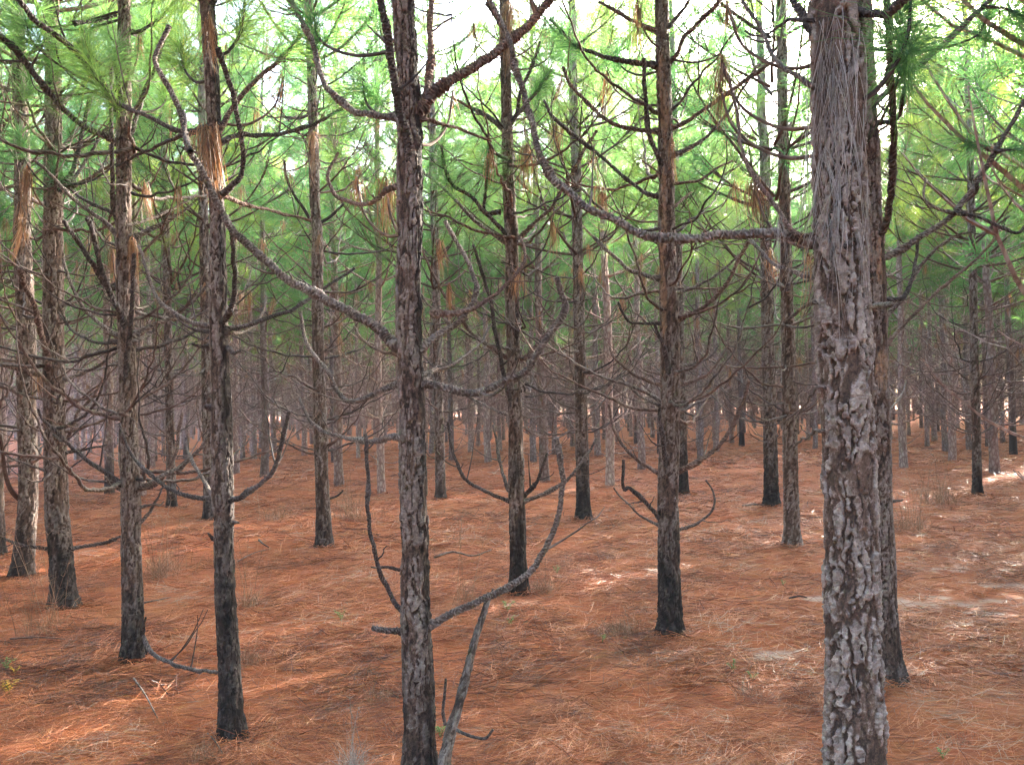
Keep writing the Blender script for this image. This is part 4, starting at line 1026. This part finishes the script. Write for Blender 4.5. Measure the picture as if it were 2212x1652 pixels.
def forest(name, label, pts):
    me = bpy.data.meshes.new(name); n = len(pts)
    me.vertices.add(n)
    me.vertices.foreach_set('co', np.array([[p[0], p[1], float(gz(p[0], p[1]))] for p, dd in pts], dtype=np.float32).ravel())
    for nm, val in (('turn', RS.uniform(0, 6.28, n)), ('size', RS.uniform(.85, 1.18, n)), ('pick', RS.randint(0, 6, n).astype(float))):
        at_ = me.attributes.new(nm, 'FLOAT', 'POINT'); at_.data.foreach_set('value', val.astype(np.float32))
    me.materials.append(BARKM)
    o = link(name, me); tag(o, label, 'forest', kind='stuff')
    ng = bpy.data.node_groups.new(name, 'GeometryNodeTree')
    ng.interface.new_socket('Geometry', in_out='INPUT', socket_type='NodeSocketGeometry'); ng.interface.new_socket('Geometry', in_out='OUTPUT', socket_type='NodeSocketGeometry')
    gi, go = ng.nodes.new('NodeGroupInput'), ng.nodes.new('NodeGroupOutput')
    ci = ng.nodes.new('GeometryNodeCollectionInfo'); ci.inputs[0].default_value = protos; ci.inputs[1].default_value = True; ci.inputs[2].default_value = True
    ip = ng.nodes.new('GeometryNodeInstanceOnPoints')
    def na(nm):
        a = ng.nodes.new('GeometryNodeInputNamedAttribute'); a.data_type = 'FLOAT'; a.inputs[0].default_value = nm; return a.outputs[0]
    cx = ng.nodes.new('ShaderNodeCombineXYZ'); ng.links.new(na('turn'), cx.inputs[2])
    ng.links.new(gi.outputs[0], ip.inputs['Points']); ng.links.new(ci.outputs[0], ip.inputs['Instance'])
    ip.inputs['Pick Instance'].default_value = True
    ng.links.new(na('pick'), ip.inputs['Instance Index']); ng.links.new(cx.outputs[0], ip.inputs['Rotation']); ng.links.new(na('size'), ip.inputs['Scale'])
    ng.links.new(ip.outputs[0], go.inputs[0])
    md = o.modifiers.new('trees', 'NODES'); md.node_group = ng
forest('distant_forest', 'far wall of pines behind all the single trunks, one grey and green mass', [m for m in mass if m[1] >= 20])
forest('surrounding_forest', 'pines of the same stand around the clearing beside and behind the viewer', [m for m in mass if m[1] < 20])

# ------------------------------------------------------------------ small things on the forest floor
def dead_sapling():
    Y = 3.15
    tp = [(P('H', *v[:2])[0], v[2]) for v in ((640, 1720, 80), (655, 1600, 76), (690, 1440, 66), (740, 1270, 58), (800, 1030, 50), (850, 850, 44), (920, 625, 34))]
    Q = np.array([[*at(*p, Y + .5 * i / 6), w * ZF * Y / FPX / 2] for i, (p, w) in enumerate(tp)])
    foot = Q[0] + (Q[0] - Q[1]) * 1.0
    k = (Q[0, 2] + .03) / max(.01, Q[0, 2] - foot[2]); Q = np.vstack([Q[0] + (foot - Q[0]) * k, Q]); Q[0, 3] = Q[1, 3] * 1.05
    org = Q[0, :3].copy(); org[2] = 0; Q[:, :3] -= org
    root = empty('dead_sapling', org); tag(root, 'leaning bare dead stem snapped at the top beside the middle trunk', 'dead sapling')
    Qs = smooth_path(Q, .006)
    V, F, A = bark_tube(Qs[:, :3], Qs[:, 3] * .95, 40, .0035, 61, 0, .6)
    A['char'] = np.clip(A['char'] + .35, 0, 1); m = MB(); m.add(V, F, **A); m.build('stem', BARK, root)
    for pts, w0, w1, d0, d1 in ((P('H', 722, 1440, 800, 1475, 890, 1490, 938, 1440), 22, 12, .1, .0), (P('H', 655, 1410, 640, 1330, 650, 1230, 657, 1135), 22, 14, .1, .05), (P('H', 925, 640, 940, 600), 18, 12, .5, .5)):
        q = smooth_path(np.array([[*(at(x, y, Y + d0 + (d1 - d0) * i / len(pts)) - org), w0 * ZF * Y / FPX / 2 * (1 - .4 * i / len(pts))] for i, (x, y) in enumerate(pts)]), .006)
        V, F, sc = tube(q[:, :3], q[:, 3], 8, .35, 4, .01); m = MB(); m.add(V, F, scale=sc); m.build('twig', BR_DARK, root)
dead_sapling()

def grass_clump(x, y, h, w, n, material, label, lean=0.0, stalks=3, seed=0, zoff=0):
    """wiry dry grass: fine curved blades and a few taller stalks with seed heads"""
    rs = np.random.RandomState(200 + seed); b = base_at(x, y); Y = b[1]
    H_ = h * Y / FPX; W2 = w * Y / FPX / 2
    root = empty('dry_grass_clump', (b[0], b[1], float(gz(b[0], b[1])))); tag(root, label, 'dry grass', 'dry grass clumps')
    O = np.stack([rs.normal(0, W2 * .35, n), rs.normal(0, W2 * .35, n), np.zeros(n)], -1)
    a = rs.uniform(0, 6.28, n); el = np.radians(rs.uniform(35, 88, n))
    D = np.stack([np.cos(a) * np.cos(el) + lean, np.sin(a) * np.cos(el), np.sin(el)], -1)
    V, F, r = needles(O, unit(D), H_ * rs.uniform(.35, .85, n), .0007 + .00025 * Y, rs.uniform(.1, .7, n), rs, 4)
    m = MB(); m.add(V, F, rnd=r); m.build('blades', material, root, False)
    for k in range(stalks):
        a = rs.uniform(0, 6.28); e = rs.uniform(.03, .22)
        q0 = np.array([rs.normal(0, W2 * .4), rs.normal(0, W2 * .3), 0]); L = H_ * rs.uniform(.8, 1.15)
        tt = np.linspace(0, 1, 7)[:, None]
        q = q0 + tt * L * np.array([math.cos(a) * e + lean, math.sin(a) * e, 1]) + tt ** 2 * L * .12 * np.array([math.cos(a), math.sin(a), -.1])
        V, F, _ = tube(q, np.linspace(.0009 + .0001 * Y, .0005 + .00008 * Y, 7), 4); m = MB(); m.add(V, F, rnd=rs.uniform())
        for j in (3, 4, 5, 6):
            nn_ = 5; oo = np.repeat(q[j][None], nn_, 0); dd = unit(rs.normal(0, 1, (nn_, 3)) + [0, 0, 1.2])
            V, F, r = needles(oo, dd, L * .09, .0008 + .0002 * Y, .2, rs, 1); m.add(V, F, rnd=r)
        m.build('stalk', material, root, False)
for i, (reg, x, y, h, w, n, mt, lab, st) in enumerate([
    ('G', 2110, 1690, 150, 80, 150, PALEGRASS, 'pale whitish wiry grass clump at the bottom edge left of the middle trunk', 3),
    ('G', 950, 520, 150, 110, 130, DRYGRASS, 'thin brown grass between the ground branch tree and front dark trunk', 5),
    ('G', 1010, 480, 120, 100, 90, DRYGRASS, 'sparse tan grass just right of the thin brown one', 4),
    ('G', 230, 860, 210, 90, 60, DRYGRASS, 'tall pale stalks standing in front of the smoke black foot', 6),
    ('G', 330, 800, 190, 60, 30, DRYGRASS, 'single tall dry stalks before the smoke black foot, right hand bunch', 4),
    ('G', 150, 500, 120, 80, 60, DRYGRASS, 'dry stalks before the leaning tree at the left edge', 4),
    ('G', 1490, 700, 130, 60, 90, DRYGRASS, 'faint grass tuft right of the front dark trunk', 4),
    ('G', 1650, 200, 60, 100, 150, DRYGRASS, 'low rusty grass hummock left of the slim grey pine', 1),
    ('G', 1480, 1030, 70, 90, 200, DRYGRASS, 'low grey grass by the right side of the front dark foot', 1),
    ('G', 1240, 1610, 60, 110, 150, DRYGRASS, 'flattened grass near the bottom below the front dark foot', 1),
    ('H', 1220, 620, 70, 90, 240, DRYGRASS, 'rusty grass mound right of the upswept pine foot', 1),
    ('H', 760, 690, 190, 60, 30, DRYGRASS, 'tall single seed stalk between middle and upswept pines', 3),
    ('H', 1700, 850, 60, 160, 420, DRYGRASS, 'broad rusty grass mound left of the peeled orange pine foot', 1),
    ('H', 120, 190, 90, 130, 240, DRYGRASS, 'grey brown grass beyond the left of the middle trunk', 3),
    ('H', 250, 1240, 60, 130, 110, DRYGRASS, 'low matted grass left of the middle trunk', 1),
    ('I', 1450, 250, 130, 120, 190, DRYGRASS, 'pinkish wiry grass right of the biggest tree', 6),
    ('I', 1620, 90, 80, 130, 150, DRYGRASS, 'pinkish wiry grass further back by the lone pine', 4),
    ('I', 1480, 1180, 40, 130, 170, DRYGRASS, 'tangled needles and grass right of the half hidden foot', 0),
    ('I', 1720, 1500, 30, 130, 160, DRYGRASS, 'low dark grass mat in the lower right corner', 0),
    ('I', 460, 1230, 60, 110, 90, DRYGRASS, 'short grass between the peeled orange pine and the biggest one', 2),
    ('D', 2090, 1640, 100, 80, 130, DRYGRASS, 'tan grass stems right behind the slim grey pine', 4),
    ('F', 1600, 1560, 90, 140, 120, DRYGRASS, 'faint pink grass haze left of the lone pine', 5)]):
    xx, yy = P(reg, x, y)[0]
    grass_clump(xx, yy, h, w, n, mt, lab, stalks=st, seed=i)

def sprout(x, y, hpx, material, label, seed):
    rs = np.random.RandomState(400 + seed); b = base_at(x, y); h = hpx * b[1] / FPX
    root = empty('sprout', (b[0], b[1], float(gz(b[0], b[1])))); tag(root, label, 'sprout', 'small green sprouts')
    st = MB(); lv = MB(); pts = []
    for k in range(3):
        a = rs.uniform(0, 6.28); q = np.array([[0, 0, 0], [math.cos(a) * h * .2, math.sin(a) * h * .2, h * .5], [math.cos(a) * h * .5, math.sin(a) * h * .5, h * rs.uniform(.7, 1)]])
        q = smooth_path(q, h / 8); V, F, _ = tube(q, np.full(len(q), .0012), 4); st.add(V, F, rnd=.3)
        for p in q[len(q) // 3:]:
            for s_ in range(2):
                a2 = rs.uniform(0, 6.28); d_ = np.array([math.cos(a2), math.sin(a2), .25]); L = h * .26; sd_ = unit(np.cross(d_, [0, 0, 1.0]))
                t = np.linspace(0, 1, 5); C_ = p + d_ * (L * t)[:, None] - np.array([0, 0, 1]) * (L * .3 * t ** 2)[:, None]
                V, F = strips(C_[None], (L * .42 * np.sin(np.clip(t * .92 + .06, 0, 1) * math.pi))[None], sd_[None]); lv.add(V, F, rnd=rs.uniform())
    st.build('stem', SPROUT, root); lv.build('leaves', material, root, False)
for i, (reg, x, y, hp, mt, lab) in enumerate([
    ('G', 40, 1060, 34, SPROUT, 'green seedling at the left edge of the needle carpet'), ('G', 55, 1200, 34, YELLOWLEAF, 'bright yellow leaved seedling at the left edge'),
    ('G', 90, 1085, 20, YELLOWLEAF, 'tiny yellow leaf beside the left edge seedling'), ('G', 2040, 785, 26, SPROUT, 'green sprout halfway between front dark and middle trunks'),
    ('H', 1025, 730, 30, SPROUT, 'light green sprout below the lowest curved branch'), ('H', 1040, 800, 22, SPROUT, 'smaller light green sprout just nearer than the one under the curved branch'),
    ('H', 1590, 895, 20, SPROUT, 'small bright sprout left of the peeled orange foot'), ('H', 1322, 505, 20, SPROUT, 'faint sprout right of the upswept pine foot'),
    ('H', 625, 1480, 40, SPROUT, 'green sprout between the middle trunk and the leaning dead stem'), ('I', 390, 1100, 26, SPROUT, 'green sprout by the pale sand streak'),
    ('I', 502, 1150, 20, SPROUT, 'second green sprout nearer than the sand streak'), ('I', 685, 590, 14, SPROUT, 'small sprout on the path to the fluted grey pine'),
    ('I', 1640, 1615, 24, SPROUT, 'greyish green sprout at the bottom right')]):
    sprout(*P(reg, x, y)[0], hp, mt, lab, i)

def fallen_twig(pts, w, label, seed, lift=.02, m_=BR_GREY):
    q = []
    for k, (x, y) in enumerate(pts):
        b = base_at(x, y); q.append([b[0], b[1], float(gz(b[0], b[1])) + lift + .012 * (k % 2)])
    q = np.array(q); Y = q[:, 1].mean(); org = q[0].copy(); q = smooth_path(q - org, .03)
    V, F, sc = tube(q, np.linspace(w, w * .5, len(q)) * Y / FPX / 2, 7, .25, seed, .02); m = MB(); m.add(V, F, scale=sc)
    o = m.build('fallen_twig', m_); o.location = org; tag(o, label, 'twig', 'fallen twigs')
fallen_twig(P('G', 850, 680, 930, 668, 1020, 642), 4, 'bare twig lying right of the ground branch pine', 1)
fallen_twig(P('G', 1420, 440, 1520, 405, 1620, 378), 3, 'pale twig lying left of the slim grey pine', 2)
fallen_twig(P('G', 1548, 350, 1575, 370, 1605, 380), 5, 'short dark twig end beside the pale twig', 3, .04, BR_DARK)
fallen_twig(P('G', 800, 1130, 870, 1250, 940, 1380), 5, 'straight pinkish twig left of the front dark foot', 4)
fallen_twig(P('G', 1240, 1480, 1280, 1540, 1330, 1605), 4, 'twig lying below the front dark foot', 5)
fallen_twig(P('G', 60, 905, 220, 900, 390, 897), 4, 'long thin twig lying before the smoke black foot', 6, .03, BR_BROWN)
fallen_twig(P('H', 590, 440, 700, 415, 820, 430, 930, 400), 5, 'grey crooked twig lying beyond the lowest curved branch', 7, .05)
fallen_twig(P('I', 720, 690, 780, 690, 830, 692), 4, 'dark twig left of the biggest trunk beside pale sand', 8, .02, BR_DARK)
fallen_twig(P('I', 440, 98, 520, 96, 570, 94), 5, 'twig lying left of the blackened foot behind the fluted pine', 9)

build_litter()

# ------------------------------------------------------------------ thin haze volume added to lift the dark tones, imitating veiling lens glare
hz = bpy.data.materials.new('added_haze'); hz.use_nodes = True; nt = hz.node_tree
for n in list(nt.nodes):
    if n.type != 'OUTPUT_MATERIAL': nt.nodes.remove(n)
pv = nt.nodes.new('ShaderNodeVolumePrincipled'); pv.inputs['Color'].default_value = (.98, .95, .93, 1); pv.inputs['Density'].default_value = .0013
nt.links.new(pv.outputs[0], nt.nodes['Material Output'].inputs['Volume'])
m = MB(); x0, x1, y0, y1, z0, z1 = -168, 168, -168, 168, -1.2, 14.2
m.add([(x0, y0, z0), (x1, y0, z0), (x1, y1, z0), (x0, y1, z0), (x0, y0, z1), (x1, y0, z1), (x1, y1, z1), (x0, y1, z1)], [(0, 3, 2, 1), (4, 5, 6, 7), (0, 1, 5, 4), (1, 2, 6, 5), (2, 3, 7, 6), (3, 0, 4, 7)])
o = m.build('added_haze_volume', hz, None, False); tag(o, kind='stuff')
